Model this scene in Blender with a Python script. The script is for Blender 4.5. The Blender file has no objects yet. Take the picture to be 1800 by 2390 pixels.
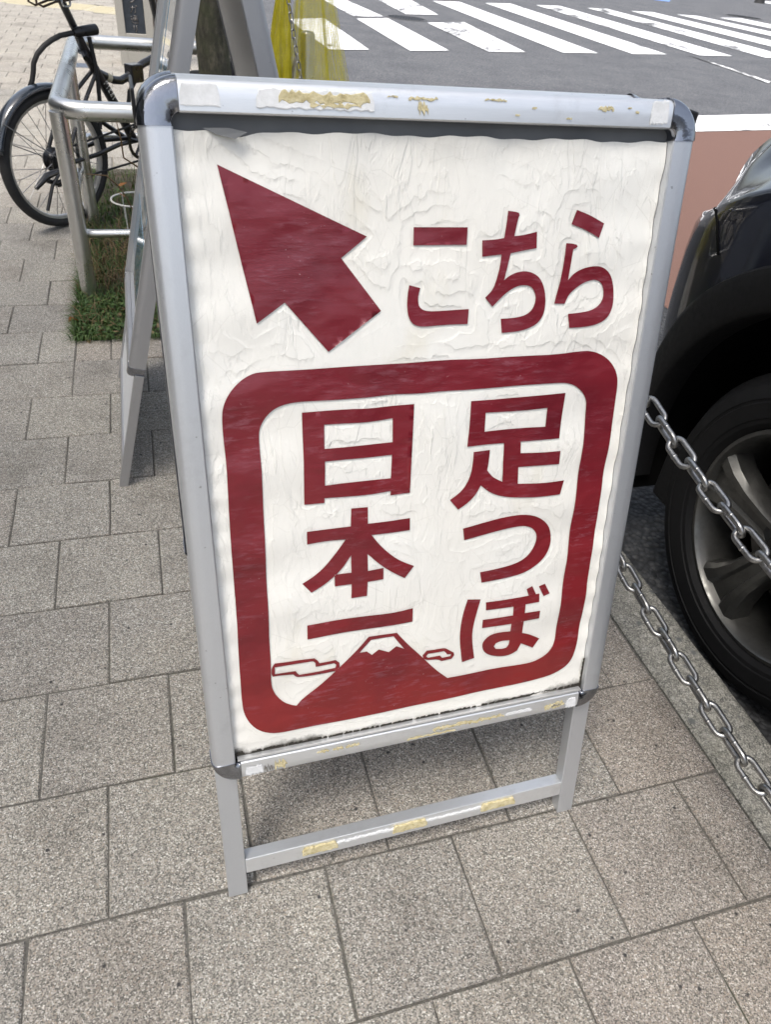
import bpy, math, random
import numpy as np
from mathutils import Vector, Matrix, geometry

# ------------------------------------------------------------------ camera, sky, sun, exposure
scene = bpy.context.scene
CAM_H = 1.0791
PITCH, ROLL, FPX = 0.681715, 0.113682, 1696.28          # focal length in pixels of the 2390 px high frame
_f = np.array([0, math.cos(PITCH), -math.sin(PITCH)]); _r = np.array([1.0, 0, 0]); _u = np.cross(_r, _f)
CR = math.cos(ROLL)*_r + math.sin(ROLL)*_u
CU = -math.sin(ROLL)*_r + math.cos(ROLL)*_u
CF = _f
CPOS = np.array([0, 0, CAM_H])
cam = bpy.data.cameras.new('camera'); cam_ob = bpy.data.objects.new('camera', cam)
scene.collection.objects.link(cam_ob)
cam_ob.matrix_world = Matrix(((CR[0], CU[0], -CF[0], 0), (CR[1], CU[1], -CF[1], 0), (CR[2], CU[2], -CF[2], CAM_H), (0, 0, 0, 1)))
cam.sensor_fit = 'VERTICAL'; cam.sensor_height = 9.8; cam.sensor_width = 9.8*772/1024
cam.lens = 9.8*FPX/2390
cam.clip_start = 0.02; cam.clip_end = 2000
cam.dof.use_dof = True; cam.dof.focus_distance = 0.98; cam.dof.aperture_fstop = 4.5
scene.camera = cam_ob

SUN_EL, SUN_AZ = math.radians(64), math.radians(236)    # azimuth of the sun measured from +X, counter-clockwise
world = bpy.data.worlds.new('World'); scene.world = world; world.use_nodes = True
wn = world.node_tree; wn.nodes.clear()
sky = wn.nodes.new('ShaderNodeTexSky'); sky.sky_type = 'NISHITA'; sky.sun_disc = False
sky.sun_elevation = SUN_EL; sky.sun_rotation = math.radians(90) - SUN_AZ
sky.air_density = 1.0; sky.dust_density = 4.0; sky.ozone_density = 1.0; sky.altitude = 20
hs = wn.nodes.new('ShaderNodeHueSaturation'); hs.inputs['Saturation'].default_value = 0.55
bg = wn.nodes.new('ShaderNodeBackground'); bg.inputs['Strength'].default_value = 0.105
wo = wn.nodes.new('ShaderNodeOutputWorld')
wn.links.new(sky.outputs[0], hs.inputs['Color']); wn.links.new(hs.outputs[0], bg.inputs[0]); wn.links.new(bg.outputs[0], wo.inputs[0])
sun = bpy.data.lights.new('sun', 'SUN'); sun.energy = 1.5; sun.angle = math.radians(18); sun.color = (1.0, 0.95, 0.88)
sun_ob = bpy.data.objects.new('sun', sun); scene.collection.objects.link(sun_ob)
sd = Vector((math.cos(SUN_EL)*math.cos(SUN_AZ), math.cos(SUN_EL)*math.sin(SUN_AZ), math.sin(SUN_EL)))
sun_ob.rotation_euler = sd.to_track_quat('Z', 'Y').to_euler()
sun_ob.location = (0, 0, 8)
vs = scene.view_settings
vs.view_transform = 'Standard'; vs.look = 'None'; vs.gamma = 1; vs.use_curve_mapping = False
vs.exposure = 1.38
scene.render.engine = 'CYCLES'
try:
    scene.cycles.use_denoising = True
    scene.cycles.max_bounces = 8; scene.cycles.transparent_max_bounces = 16
    scene.cycles.sample_clamp_indirect = 6
except Exception: pass

random.seed(7); rng = np.random.default_rng(11)
COL = scene.collection
# ------------------------------------------------------------------ coordinates of the place
PT = 0.20                                   # paver pitch
PSI = 0.349869
PU = np.array([math.cos(PSI), math.sin(PSI), 0]); PV = np.array([math.sin(PSI), -math.cos(PSI), 0])
PO = np.array([-0.9290, 2.0849, 0.0])
def P3(i, j, z=0.0): return PO + PU*PT*i + PV*PT*j + np.array([0, 0, z])
def pav(x, y): d = np.array([x, y, 0]) - PO; return d@PU/PT, d@PV/PT
def project(X):
    d = np.asarray(X, float) - CPOS; z = d@CF
    return 900 + FPX*(d@CR)/z, 1195 - FPX*(d@CU)/z, z
ROAD_Z = -0.11

# ------------------------------------------------------------------ node helpers
def mat(name):
    m = bpy.data.materials.new(name); m.use_nodes = True
    nt = m.node_tree; b = nt.nodes['Principled BSDF']
    return m, nt, b
def N(nt, t, **kw):
    n = nt.nodes.new('ShaderNode' + t)
    for k, v in kw.items():
        if k in n.inputs: n.inputs[k].default_value = v
        else: setattr(n, k, v)
    return n
def L(nt, a, b): nt.links.new(a, b)
def ramp(nt, src, stops, interp='LINEAR'):
    r = nt.nodes.new('ShaderNodeValToRGB'); cr = r.color_ramp; cr.interpolation = interp
    while len(cr.elements) > 1: cr.elements.remove(cr.elements[-1])
    cr.elements[0].position = stops[0][0]; cr.elements[0].color = col4(stops[0][1])
    for p, c in stops[1:]:
        e = cr.elements.new(p); e.color = col4(c)
    if src is not None: nt.links.new(src, r.inputs[0])
    return r.outputs[0]
def col4(c):
    if isinstance(c, (int, float)): return (c, c, c, 1)
    return tuple(c) + ((1,) if len(c) == 3 else ())
def mix(nt, fac, a, b, blend='MIX'):
    m = nt.nodes.new('ShaderNodeMix'); m.data_type = 'RGBA'; m.blend_type = blend
    for sock, v in ((m.inputs[0], fac), (m.inputs[6], a), (m.inputs[7], b)):
        if hasattr(v, 'is_output'): nt.links.new(v, sock)
        elif isinstance(v, (int, float)): sock.default_value = v if sock == m.inputs[0] else col4(v)
        else: sock.default_value = col4(v)
    return m.outputs[2]
def math_(nt, op, a, b=None, c=None):
    m = nt.nodes.new('ShaderNodeMath'); m.operation = op
    for i, v in enumerate((a, b, c)):
        if v is None: continue
        if hasattr(v, 'is_output'): nt.links.new(v, m.inputs[i])
        else: m.inputs[i].default_value = v
    return m.outputs[0]
def coords(nt, which='Object', scale=(1, 1, 1), rot=(0, 0, 0)):
    tc = nt.nodes.new('ShaderNodeTexCoord') if which != 'World' else nt.nodes.new('ShaderNodeNewGeometry')
    out = tc.outputs[which] if which != 'World' else tc.outputs['Position']
    mp = nt.nodes.new('ShaderNodeMapping'); mp.inputs['Scale'].default_value = scale; mp.inputs['Rotation'].default_value = rot
    nt.links.new(out, mp.inputs['Vector']); return mp.outputs[0]
def noise(nt, vec, scale, detail=4, rough=0.55, dist=0.0):
    n = N(nt, 'TexNoise'); n.inputs['Scale'].default_value = scale; n.inputs['Detail'].default_value = detail
    n.inputs['Roughness'].default_value = rough; n.inputs['Distortion'].default_value = dist
    nt.links.new(vec, n.inputs['Vector']); return n.outputs[0]
def voro(nt, vec, scale, feature='F1', out='Distance', rnd=1.0):
    n = N(nt, 'TexVoronoi'); n.feature = feature; n.inputs['Scale'].default_value = scale; n.inputs['Randomness'].default_value = rnd
    nt.links.new(vec, n.inputs['Vector']); return n.outputs[out]
def bump(nt, b, h, strength=0.5, dist=0.002, normal=None):
    n = N(nt, 'Bump'); n.inputs['Strength'].default_value = strength; n.inputs['Distance'].default_value = dist
    nt.links.new(h, n.inputs['Height'])
    if normal is not None: nt.links.new(normal, n.inputs['Normal'])
    if b is not None: nt.links.new(n.outputs[0], b.inputs['Normal'])
    return n.outputs[0]
def simple(name, col, rough=0.5, metal=0.0, nscale=60, var=0.12, bstr=0.0, coat=0.0, spec=0.5):
    m, nt, b = mat(name)
    v = coords(nt, 'Object')
    n = noise(nt, v, nscale, 5)
    c = mix(nt, n, tuple(x*(1-var) for x in col), tuple(min(1, x*(1+var)) for x in col))
    L(nt, c, b.inputs['Base Color'])
    b.inputs['Roughness'].default_value = rough; b.inputs['Metallic'].default_value = metal
    b.inputs['Specular IOR Level'].default_value = spec
    r = ramp(nt, noise(nt, v, nscale*0.35, 3), [(0.3, max(0.02, rough-0.08)), (0.7, min(1, rough+0.08))]); L(nt, r, b.inputs['Roughness'])
    if coat: b.inputs['Coat Weight'].default_value = coat; b.inputs['Coat Roughness'].default_value = 0.03
    if bstr: bump(nt, b, n, bstr, 0.001)
    return m

# ------------------------------------------------------------------ mesh helpers
class MB:
    def __init__(s): s.v = []; s.f = []; s.mi = []
    def add(s, vs, fs, mi=0):
        o = len(s.v); s.v += [tuple(map(float, p)) for p in vs]
        s.f += [tuple(o+i for i in f) for f in fs]; s.mi += [mi]*len(fs); return s
    def box(s, x0, x1, y0, y1, z0, z1, xf=None, mi=0):
        vs = [(x, y, z) for z in (z0, z1) for y in (y0, y1) for x in (x0, x1)]
        if xf: vs = [xf(*p) for p in vs]
        return s.add(vs, [(0, 2, 3, 1), (4, 5, 7, 6), (0, 1, 5, 4), (2, 6, 7, 3), (0, 4, 6, 2), (1, 3, 7, 5)], mi)
    def prism(s, poly, n0, n1, xf, mi=0):
        k = len(poly)
        vs = [xf(a, b, n0) for a, b in poly] + [xf(a, b, n1) for a, b in poly]
        fs = [tuple(range(k))[::-1], tuple(range(k, 2*k))] + [(i, (i+1) % k, k+(i+1) % k, k+i) for i in range(k)]
        return s.add(vs, fs, mi)
    def tube(s, pts, r, seg=10, closed=False, caps=True, mi=0):
        pts = [np.asarray(p, float) for p in pts]; n = len(pts)
        rad = r if hasattr(r, '__len__') else [r]*n
        tang = []
        for i in range(n):
            a = pts[(i-1) % n] if closed or i > 0 else pts[i]; b = pts[(i+1) % n] if closed or i < n-1 else pts[i]
            t = b-a; tang.append(t/(np.linalg.norm(t)+1e-12))
        ref = np.array([0, 0, 1.0]) if abs(tang[0][2]) < 0.9 else np.array([1.0, 0, 0])
        u = np.cross(tang[0], ref); u /= np.linalg.norm(u)
        vs = []
        for i in range(n):
            u = u - tang[i]*(u@tang[i]); u /= np.linalg.norm(u); w = np.cross(tang[i], u)
            for k in range(seg):
                a = 2*math.pi*k/seg; vs.append(pts[i] + rad[i]*(math.cos(a)*u + math.sin(a)*w))
        fs = []
        for i in range(n if closed else n-1):
            for k in range(seg):
                i2 = (i+1) % n
                fs.append((i*seg+k, i*seg+(k+1) % seg, i2*seg+(k+1) % seg, i2*seg+k))
        if caps and not closed:
            fs.append(tuple(range(seg))[::-1]); fs.append(tuple((n-1)*seg+k for k in range(seg)))
        return s.add(vs, fs, mi)
    def lathe(s, prof, o, axis, up, seg=24, a0=0, a1=2*math.pi, mi=0, closed_prof=False):
        axis = np.asarray(axis, float); axis = axis/np.linalg.norm(axis); up = np.asarray(up, float); side = np.cross(axis, up); o = np.asarray(o, float)
        full = abs(a1-a0-2*math.pi) < 1e-6; n = seg if full else seg+1; vs = []
        for k in range(n):
            a = a0+(a1-a0)*k/seg; d = math.cos(a)*up + math.sin(a)*side
            for r, h in prof: vs.append(o + d*r + axis*h)
        m = len(prof); fs = []
        for k in range(seg):
            k2 = (k+1) % n
            for i in range(m if closed_prof else m-1):
                i2 = (i+1) % m
                fs.append((k*m+i, k*m+i2, k2*m+i2, k2*m+i))
        return s.add(vs, fs, mi)
    def grid(s, nu, nv, fn, mi=0, closed_u=False):
        vs = [fn(u, v) for u in range(nu) for v in range(nv)]
        fs = [(u*nv+v, ((u+1) % nu)*nv+v, ((u+1) % nu)*nv+v+1, u*nv+v+1) for u in range(nu if closed_u else nu-1) for v in range(nv-1)]
        return s.add(vs, fs, mi)
    def build(s, name, m, parent=None, smooth=False, bevel=0.0, auto=None):
        me = bpy.data.meshes.new(name); me.from_pydata(s.v, [], s.f)
        for mm in (m if isinstance(m, (list, tuple)) else [m]): me.materials.append(mm)
        if isinstance(m, (list, tuple)):
            for p, i in zip(me.polygons, s.mi): p.material_index = i
        me.update()
        fix_normals(me)
        if smooth:
            for p in me.polygons: p.use_smooth = True
            if auto is not None:
                try: me.set_sharp_from_angle(angle=math.radians(auto))
                except Exception: pass
        ob = bpy.data.objects.new(name, me); COL.objects.link(ob)
        if parent is not None: ob.parent = parent
        if bevel:
            bv = ob.modifiers.new('bevel', 'BEVEL'); bv.width = bevel; bv.segments = 2; bv.limit_method = 'ANGLE'; bv.angle_limit = math.radians(50)
        return ob
import bmesh
def fix_normals(me):
    bm = bmesh.new(); bm.from_mesh(me); bmesh.ops.recalc_face_normals(bm, faces=bm.faces); bm.to_mesh(me); bm.free()
def empty(name, loc=(0, 0, 0), rz=0.0):
    o = bpy.data.objects.new(name, None); COL.objects.link(o); o.location = loc; o.rotation_euler = (0, 0, rz); o.empty_display_size = 0.1
    return o
def tag(o, label, cat, group=None):
    o['label'] = label; o['category'] = cat
    if group: o['group'] = group
    return o
def struct(o, kind='structure'): o['kind'] = kind; return o

# ------------------------------------------------------------------ traced outlines: G in 0.1 mm on the poster plane, road marks in metres on the road
DATA = {"G":{"arrow":[[[-2116,9327],[-757,8724],[-1012,8532],[-608,8023],[-1153,7639],[-1578,8140],[-1857,7952]]],
  "ko_top":[[[-280,8803],[282,8799],[282,8636],[-281,8637]]],
  "ko_low":[[[-316,8264],[-196,8232],[-214,8161],[-216,8095],[-201,8050],[-167,8018],[-109,8000],[-14,7995],[135,7997],[355,8002],[353,7848],[143,7851],[-7,7848],[-156,7842],[-241,7862],[-295,7911],[-324,7984],[-335,8070],[-330,8174]]],
  "chi":[[[712,8950],[794,8941],[834,8930],[845,8907],[832,8887],[802,8711],[920,8722],[1058,8751],[1072,8592],[936,8573],[777,8547],[727,8282],[785,8327],[870,8360],[969,8369],[1061,8347],[1147,8295],[1208,8204],[1243,8084],[1246,7962],[1215,7872],[1157,7812],[1057,7769],[933,7744],[753,7738],[728,7888],[872,7890],[985,7906],[1062,7939],[1108,7998],[1124,8078],[1104,8154],[1054,8209],[985,8227],[906,8223],[831,8196],[757,8149],[692,8088],[620,8018],[529,8112],[604,8183],[636,8269],[667,8412],[673,8538],[460,8519],[448,8676],[579,8680],[689,8695],[704,8828]]],
  "ra_dot":[[[1489,8957],[1656,8906],[1834,8825],[1790,8683],[1632,8761],[1446,8820]]],
  "ra":[[[1412,8636],[1486,8631],[1538,8619],[1550,8600],[1532,8583],[1503,8574],[1492,8258],[1546,8324],[1632,8371],[1734,8396],[1840,8400],[1928,8370],[2007,8303],[2058,8200],[2081,8066],[2075,7962],[2041,7869],[1972,7808],[1868,7771],[1736,7755],[1569,7754],[1536,7906],[1688,7914],[1818,7934],[1907,7985],[1951,8060],[1945,8152],[1910,8218],[1846,8256],[1768,8254],[1678,8225],[1591,8169],[1518,8105],[1483,8015],[1355,8021],[1374,8130],[1400,8248],[1413,8444]]],
  "nichi":[[[-1447,7027],[-1193,7028],[-950,7024],[-718,7010],[-513,7022],[-221,7026],[-232,5976],[-467,5974],[-465,6027],[-729,6014],[-958,6023],[-1230,6033],[-1232,5975],[-1456,5976],[-1449,6547]],[[-1215,6877],[-982,6871],[-733,6859],[-460,6884],[-456,6612],[-731,6609],[-984,6609],[-1221,6611]],[[-1218,6468],[-986,6468],[-731,6461],[-460,6464],[-466,6184],[-730,6190],[-988,6193],[-1224,6186]]],
  "hon":[[[-929,5872],[-735,5865],[-734,5656],[-490,5651],[-222,5656],[-221,5501],[-453,5500],[-689,5505],[-606,5383],[-484,5243],[-341,5117],[-156,5015],[-272,4867],[-444,4984],[-604,5119],[-738,5268],[-732,5038],[-542,5052],[-541,4897],[-734,4889],[-741,4694],[-933,4692],[-929,4887],[-1132,4888],[-1131,5044],[-931,5043],[-933,5273],[-1032,5119],[-1152,5006],[-1289,4914],[-1414,4858],[-1515,4989],[-1385,5053],[-1250,5154],[-1114,5318],[-995,5488],[-1210,5497],[-1442,5485],[-1440,5645],[-1190,5646],[-936,5648]]],
  "ichi":[[[-1477,4410],[-1082,4416],[-748,4402],[-406,4388],[-150,4414],[-149,4217],[-438,4204],[-815,4211],[-1118,4220],[-1480,4210]]],
  "ashi":[[[448,7006],[712,7003],[1029,7009],[1352,7013],[1621,7016],[1614,6466],[1117,6467],[1129,6323],[1403,6308],[1646,6309],[1651,6139],[1117,6150],[1131,5934],[1451,5906],[1752,5913],[1715,5734],[1420,5726],[1158,5749],[950,5788],[776,5859],[643,5973],[593,5872],[501,5775],[372,5694],[263,5829],[378,5906],[454,5995],[509,6127],[523,6269],[525,6398],[731,6402],[727,6248],[714,6153],[793,6055],[924,5983],[904,6468],[677,6474],[438,6472],[450,6756]],[[638,6856],[1045,6845],[1409,6855],[1412,6626],[1100,6638],[643,6632]]],
  "tsu":[[[450,5434],[673,5473],[925,5509],[1147,5518],[1305,5506],[1452,5458],[1569,5371],[1644,5271],[1682,5139],[1682,5010],[1629,4879],[1531,4772],[1377,4683],[1181,4648],[759,4628],[726,4783],[988,4800],[1217,4830],[1354,4892],[1442,4999],[1481,5131],[1460,5234],[1398,5305],[1305,5350],[1181,5361],[854,5335],[477,5274]]],
  "bo_left":[[[589,4404],[766,4379],[731,4211],[686,3963],[691,3761],[745,3468],[570,3440],[514,3776],[512,4016],[543,4226]]],
  "bo":[[[844,4323],[1128,4320],[1451,4319],[1411,4423],[1491,4454],[1559,4320],[1609,4321],[1618,4195],[1417,4196],[1417,4063],[1646,4055],[1645,3934],[1417,3936],[1414,3746],[1528,3699],[1695,3593],[1602,3468],[1417,3575],[1371,3469],[1271,3415],[1138,3411],[983,3458],[883,3533],[844,3628],[851,3709],[918,3787],[1045,3824],[1233,3808],[1236,3929],[820,3933],[820,4061],[1024,4059],[1245,4058],[1241,4194],[852,4203]],[[1017,3603],[1041,3650],[1114,3677],[1237,3663],[1235,3591],[1201,3545],[1136,3538],[1050,3555]]],
  "bo_dot":[[[1592,4431],[1677,4456],[1763,4298],[1677,4270]]],
  "border":[[[-1836,7480],[-1315,7476],[-872,7475],[-335,7476],[73,7484],[520,7469],[980,7478],[1457,7468],[1747,7485],[1880,7483],[2020,7441],[2151,7360],[2249,7241],[2299,7101],[2314,6914],[2324,6547],[2311,6152],[2305,5792],[2318,5254],[2296,4789],[2317,4129],[2305,3676],[2294,3335],[2252,3125],[2166,3010],[1973,2928],[1714,2908],[1321,2885],[744,2884],[123,2871],[-376,2856],[-833,2867],[-1278,2867],[-1627,2867],[-1935,2880],[-2129,2973],[-2237,3108],[-2299,3271],[-2311,3460],[-2304,3994],[-2288,4559],[-2282,4899],[-2280,5563],[-2268,6103],[-2254,6550],[-2262,6813],[-2260,7052],[-2232,7181],[-2160,7298],[-2057,7399],[-1943,7462]],[[-1894,6870],[-1859,6951],[-1797,7036],[-1706,7104],[-1575,7139],[-1428,7146],[-1101,7135],[-718,7130],[-453,7150],[-166,7137],[90,7146],[392,7137],[700,7137],[1014,7147],[1336,7144],[1599,7139],[1720,7103],[1832,7024],[1906,6929],[1934,6834],[1954,6499],[1940,6173],[1944,5782],[1939,5305],[1942,4748],[1946,4227],[1947,3681],[1941,3492],[1888,3374],[1789,3287],[1619,3224],[1386,3221],[1097,3228],[720,3218],[372,3230],[187,3414],[-28,3684],[-209,3894],[-350,4084],[-711,4090],[-849,3932],[-1092,3716],[-1353,3482],[-1575,3326],[-1648,3242],[-1712,3264],[-1811,3328],[-1891,3440],[-1939,3576],[-1943,3739],[-1933,4016],[-1931,4342],[-1923,4764],[-1921,5058],[-1913,5545],[-1903,6109],[-1898,6434],[-1902,6749]],[[-683,4036],[-522,4040],[-391,4039],[-309,3911],[-248,3827],[-352,3883],[-448,3810],[-581,3874],[-671,3811],[-738,3876],[-833,3875]]],
  "cloud_l":[[[-1925,3895],[-1887,3942],[-1750,3936],[-1587,3936],[-1406,3924],[-1366,3885],[-1345,3835],[-1140,3838],[-1093,3788],[-1091,3726],[-1134,3674],[-1346,3665],[-1597,3667],[-1646,3690],[-1669,3729],[-1824,3749],[-1921,3754],[-1937,3798]],[[-1890,3887],[-1752,3887],[-1589,3886],[-1424,3884],[-1395,3851],[-1393,3791],[-1158,3795],[-1133,3765],[-1145,3723],[-1345,3709],[-1596,3707],[-1624,3740],[-1639,3777],[-1774,3782],[-1895,3785]]],
  "cloud_r":[[[3,3677],[57,3741],[181,3732],[305,3731],[352,3697],[390,3663],[440,3628],[448,3585],[415,3535],[271,3530],[215,3572],[63,3588],[12,3631]],[[52,3651],[77,3686],[201,3681],[299,3681],[328,3651],[347,3620],[402,3611],[394,3580],[278,3580],[243,3624],[80,3625]]]},"zebra":[[[-1.203,9.462],[-0.791,9.814],[-1.683,12.477],[-2.102,11.841]],[[-1.325,13.147],[-0.91,13.631],[-1.722,15.688],[-2.095,15.279]],[[-0.328,10.108],[0.135,10.526],[-0.831,13.454],[-1.255,12.884]],[[-0.593,14.383],[-0.064,14.915],[-0.657,17.343],[-1.231,16.519]],[[0.637,10.845],[1.14,11.214],[0.362,14.174],[-0.217,13.453]],[[1.671,11.63],[2.212,12.024],[0.324,18.166],[-0.218,17.619]],[[2.771,12.4],[3.365,12.86],[1.44,19.271],[0.864,18.627]],[[3.953,13.22],[4.586,13.673],[2.635,20.281],[2.033,19.703]],[[5.213,14.006],[5.905,14.442],[3.845,21.05],[3.31,20.634]],[[6.459,14.763],[7.196,15.259],[5.074,21.72],[4.447,21.269]],[[7.884,15.699],[8.682,16.193],[6.301,22.233],[5.698,21.915]],[[9.365,16.591],[10.254,17.141],[7.681,23.25],[6.929,22.517]]],
  "stop":[[0.562,6.964],[2.496,7.9],[5.704,9.981],[5.111,8.807],[2.29,7.114],[0.53,6.308]],
  "man":[[[-0.895,13.425],[-0.2,14.177],[-0.588,14.389],[-0.533,13.274]],[[7.1,22.982],[8.914,25.02],[8.471,25.573],[7.55,22.627]]],
  "blue":[[6.299,27.249],[6.755,27.199],[7.434,29.813],[6.505,28.654]],
  "pole":[[11.532,33.405]],
  "thin":[[3.64,13.07],[3.864,12.976],[4.299,11.069],[4.202,10.886],[4.038,11.817],[3.765,12.95]],
  "wline":[[11.836,33.917],[12.343,33.069],[13.03,34.988],[12.46,35.661]],
  "plate":[-2.721,6.316],
  "darkpole":[-2.599,7.863,0.0],
  "nchain":[[-0.579,3.277,0.826],[-0.507,3.303,0.461]],
  "leaf":[[-1.053,2.101,0.0]],
  "weed":[[[-0.92,2.63,-0.02],[-0.94,2.634,0.321],[-0.982,2.619,0.346],[-1.021,2.605,0.374],[-1.022,2.605,0.432],[-1.029,2.602,0.488]],[[-1.06,2.8,-0.02],[-1.083,2.795,0.132],[-1.101,2.789,0.184],[-1.125,2.78,0.228],[-1.158,2.768,0.261],[-1.224,2.744,0.266]]]}

# ------------------------------------------------------------------ materials of the ground
def m_paver(name='granite_paver', tint=(1, 1, 1), scale=1.0):
    m, nt, b = mat(name); v = coords(nt, 'World')
    cell = voro(nt, v, 570*scale, out='Color'); sep = N(nt, 'SeparateColor'); L(nt, cell, sep.inputs[0])
    c = ramp(nt, sep.outputs[0], [(0.0, (0.04, 0.04, 0.038)), (0.14, (0.11, 0.106, 0.098)), (0.32, (0.24, 0.228, 0.205)), (0.52, (0.36, 0.335, 0.300)),
                                  (0.68, (0.33, 0.275, 0.225)), (0.76, (0.43, 0.405, 0.375)), (0.88, (0.58, 0.565, 0.535)), (0.97, (0.80, 0.79, 0.76))], 'CONSTANT')
    fine = noise(nt, v, 900*scale, 2); c = mix(nt, 0.32, c, ramp(nt, fine, [(0.3, (0.12, 0.115, 0.105)), (0.7, (0.52, 0.50, 0.465))]))
    big = voro(nt, v, 95*scale, out='Color'); sb = N(nt, 'SeparateColor'); L(nt, big, sb.inputs[0])
    dark = ramp(nt, sb.outputs[1], [(0.0, 1), (0.012, 1), (0.016, 0)], 'CONSTANT'); dd = ramp(nt, voro(nt, v, 95*scale), [(0.18, 1), (0.34, 0)])
    c = mix(nt, math_(nt, 'MULTIPLY', dark, dd), c, (0.05, 0.05, 0.052))
    oi = N(nt, 'ObjectInfo')
    tone = ramp(nt, oi.outputs['Random'], [(0, (0.90, 0.90, 0.90)), (0.35, (1.03, 1.00, 0.97)), (0.7, (1.08, 1.07, 1.04)), (1, (0.97, 0.96, 0.95))])
    c = mix(nt, 1.0, c, tone, 'MULTIPLY')
    stain = ramp(nt, noise(nt, v, 4.2, 7, 0.66), [(0.30, (0.68, 0.67, 0.66)), (0.48, (0.96, 0.96, 0.96)), (0.60, (1.04, 1.04, 1.03)), (0.78, (1.14, 1.12, 1.09))])
    gum = voro(nt, v, 7.0, out='Color'); sg_ = N(nt, 'SeparateColor'); L(nt, gum, sg_.inputs[0])
    gm = math_(nt, 'MULTIPLY', ramp(nt, sg_.outputs[0], [(0, 1), (0.14, 1), (0.15, 0)], 'CONSTANT'), ramp(nt, math_(nt, 'ADD', voro(nt, v, 7.0), math_(nt, 'MULTIPLY', noise(nt, v, 60, 3), 0.05)), [(0.075, 0.55), (0.11, 0)]))
    c = mix(nt, gm, c, (0.10, 0.098, 0.092))
    c = mix(nt, 1.0, c, stain, 'MULTIPLY'); c = mix(nt, 1.0, c, (tint[0]*0.99, tint[1]*0.99, tint[2]*0.98), 'MULTIPLY')
    L(nt, c, b.inputs['Base Color']); b.inputs['Roughness'].default_value = 0.78; b.inputs['Specular IOR Level'].default_value = 0.35
    h = math_(nt, 'ADD', math_(nt, 'MULTIPLY', sep.outputs[1], 0.6), fine); bump(nt, b, h, 0.55, 0.0012)
    return m
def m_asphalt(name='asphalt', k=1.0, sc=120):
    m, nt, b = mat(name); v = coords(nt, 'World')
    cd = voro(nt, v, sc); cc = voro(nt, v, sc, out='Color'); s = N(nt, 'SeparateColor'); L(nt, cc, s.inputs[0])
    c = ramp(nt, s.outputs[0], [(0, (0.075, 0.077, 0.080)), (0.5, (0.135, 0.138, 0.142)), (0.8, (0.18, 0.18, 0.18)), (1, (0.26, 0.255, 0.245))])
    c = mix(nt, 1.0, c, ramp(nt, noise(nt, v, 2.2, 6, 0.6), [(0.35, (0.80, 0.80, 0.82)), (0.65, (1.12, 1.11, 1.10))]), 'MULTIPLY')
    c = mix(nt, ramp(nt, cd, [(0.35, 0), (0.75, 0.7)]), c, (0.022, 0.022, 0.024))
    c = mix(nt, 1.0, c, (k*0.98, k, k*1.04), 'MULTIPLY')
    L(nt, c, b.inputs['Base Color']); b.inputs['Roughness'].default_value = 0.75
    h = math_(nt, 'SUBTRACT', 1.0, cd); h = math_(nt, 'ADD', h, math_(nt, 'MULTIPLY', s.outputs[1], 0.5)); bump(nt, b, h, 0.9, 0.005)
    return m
def m_paint(name, col, wear=(0.42, 0.50), wscale=3.2, keep=0.0):
    m, nt, b = mat(name); v = coords(nt, 'World'); vs_ = coords(nt, 'World', rot=(0, 0, -0.3), scale=(1, 0.35, 1))
    gr = voro(nt, v, 120)
    w = noise(nt, vs_, wscale, 8, 0.72); w2 = noise(nt, v, 45, 4, 0.7)
    w = math_(nt, 'ADD', math_(nt, 'MULTIPLY', w, 0.8), math_(nt, 'MULTIPLY', w2, 0.22))
    fac = ramp(nt, w, [(wear[0], keep), (wear[1], 1.0)])
    c = mix(nt, fac, (0.085, 0.086, 0.088), mix(nt, noise(nt, v, 14, 5), tuple(x*0.9 for x in col), col))
    L(nt, c, b.inputs['Base Color']); b.inputs['Roughness'].default_value = 0.65
    bump(nt, b, math_(nt, 'SUBTRACT', 1.0, gr), 0.4, 0.003)
    return m
def m_kerb():
    m, nt, b = mat('granite_kerb'); v = coords(nt, 'World')
    cc = voro(nt, v, 130, out='Color'); s = N(nt, 'SeparateColor'); L(nt, cc, s.inputs[0])
    c = ramp(nt, s.outputs[0], [(0, (0.06, 0.062, 0.06)), (0.22, (0.13, 0.13, 0.12)), (0.45, (0.21, 0.205, 0.18)), (0.7, (0.27, 0.26, 0.225)), (0.88, (0.44, 0.43, 0.39)), (1, (0.14, 0.14, 0.13))])
    c = mix(nt, 0.55, c, ramp(nt, noise(nt, v, 300, 3, 0.7), [(0.38, (0.06, 0.06, 0.055)), (0.5, (0.20, 0.19, 0.165)), (0.62, (0.55, 0.53, 0.46))]))
    big = voro(nt, v, 42, out='Color'); sb = N(nt, 'SeparateColor'); L(nt, big, sb.inputs[0])
    fac = math_(nt, 'MULTIPLY', ramp(nt, sb.outputs[0], [(0, 1), (0.22, 1), (0.23, 0)], 'CONSTANT'), ramp(nt, voro(nt, v, 42), [(0.22, 0.85), (0.4, 0)]))
    c = mix(nt, fac, c, (0.10, 0.105, 0.105))
    c = mix(nt, ramp(nt, noise(nt, v, 9, 5), [(0.5, 0), (0.75, 0.35)]), c, (0.11, 0.11, 0.075))
    L(nt, c, b.inputs['Base Color']); b.inputs['Roughness'].default_value = 0.8
    bump(nt, b, math_(nt, 'ADD', noise(nt, v, 320, 3), s.outputs[1]), 0.5, 0.002)
    return m
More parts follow.
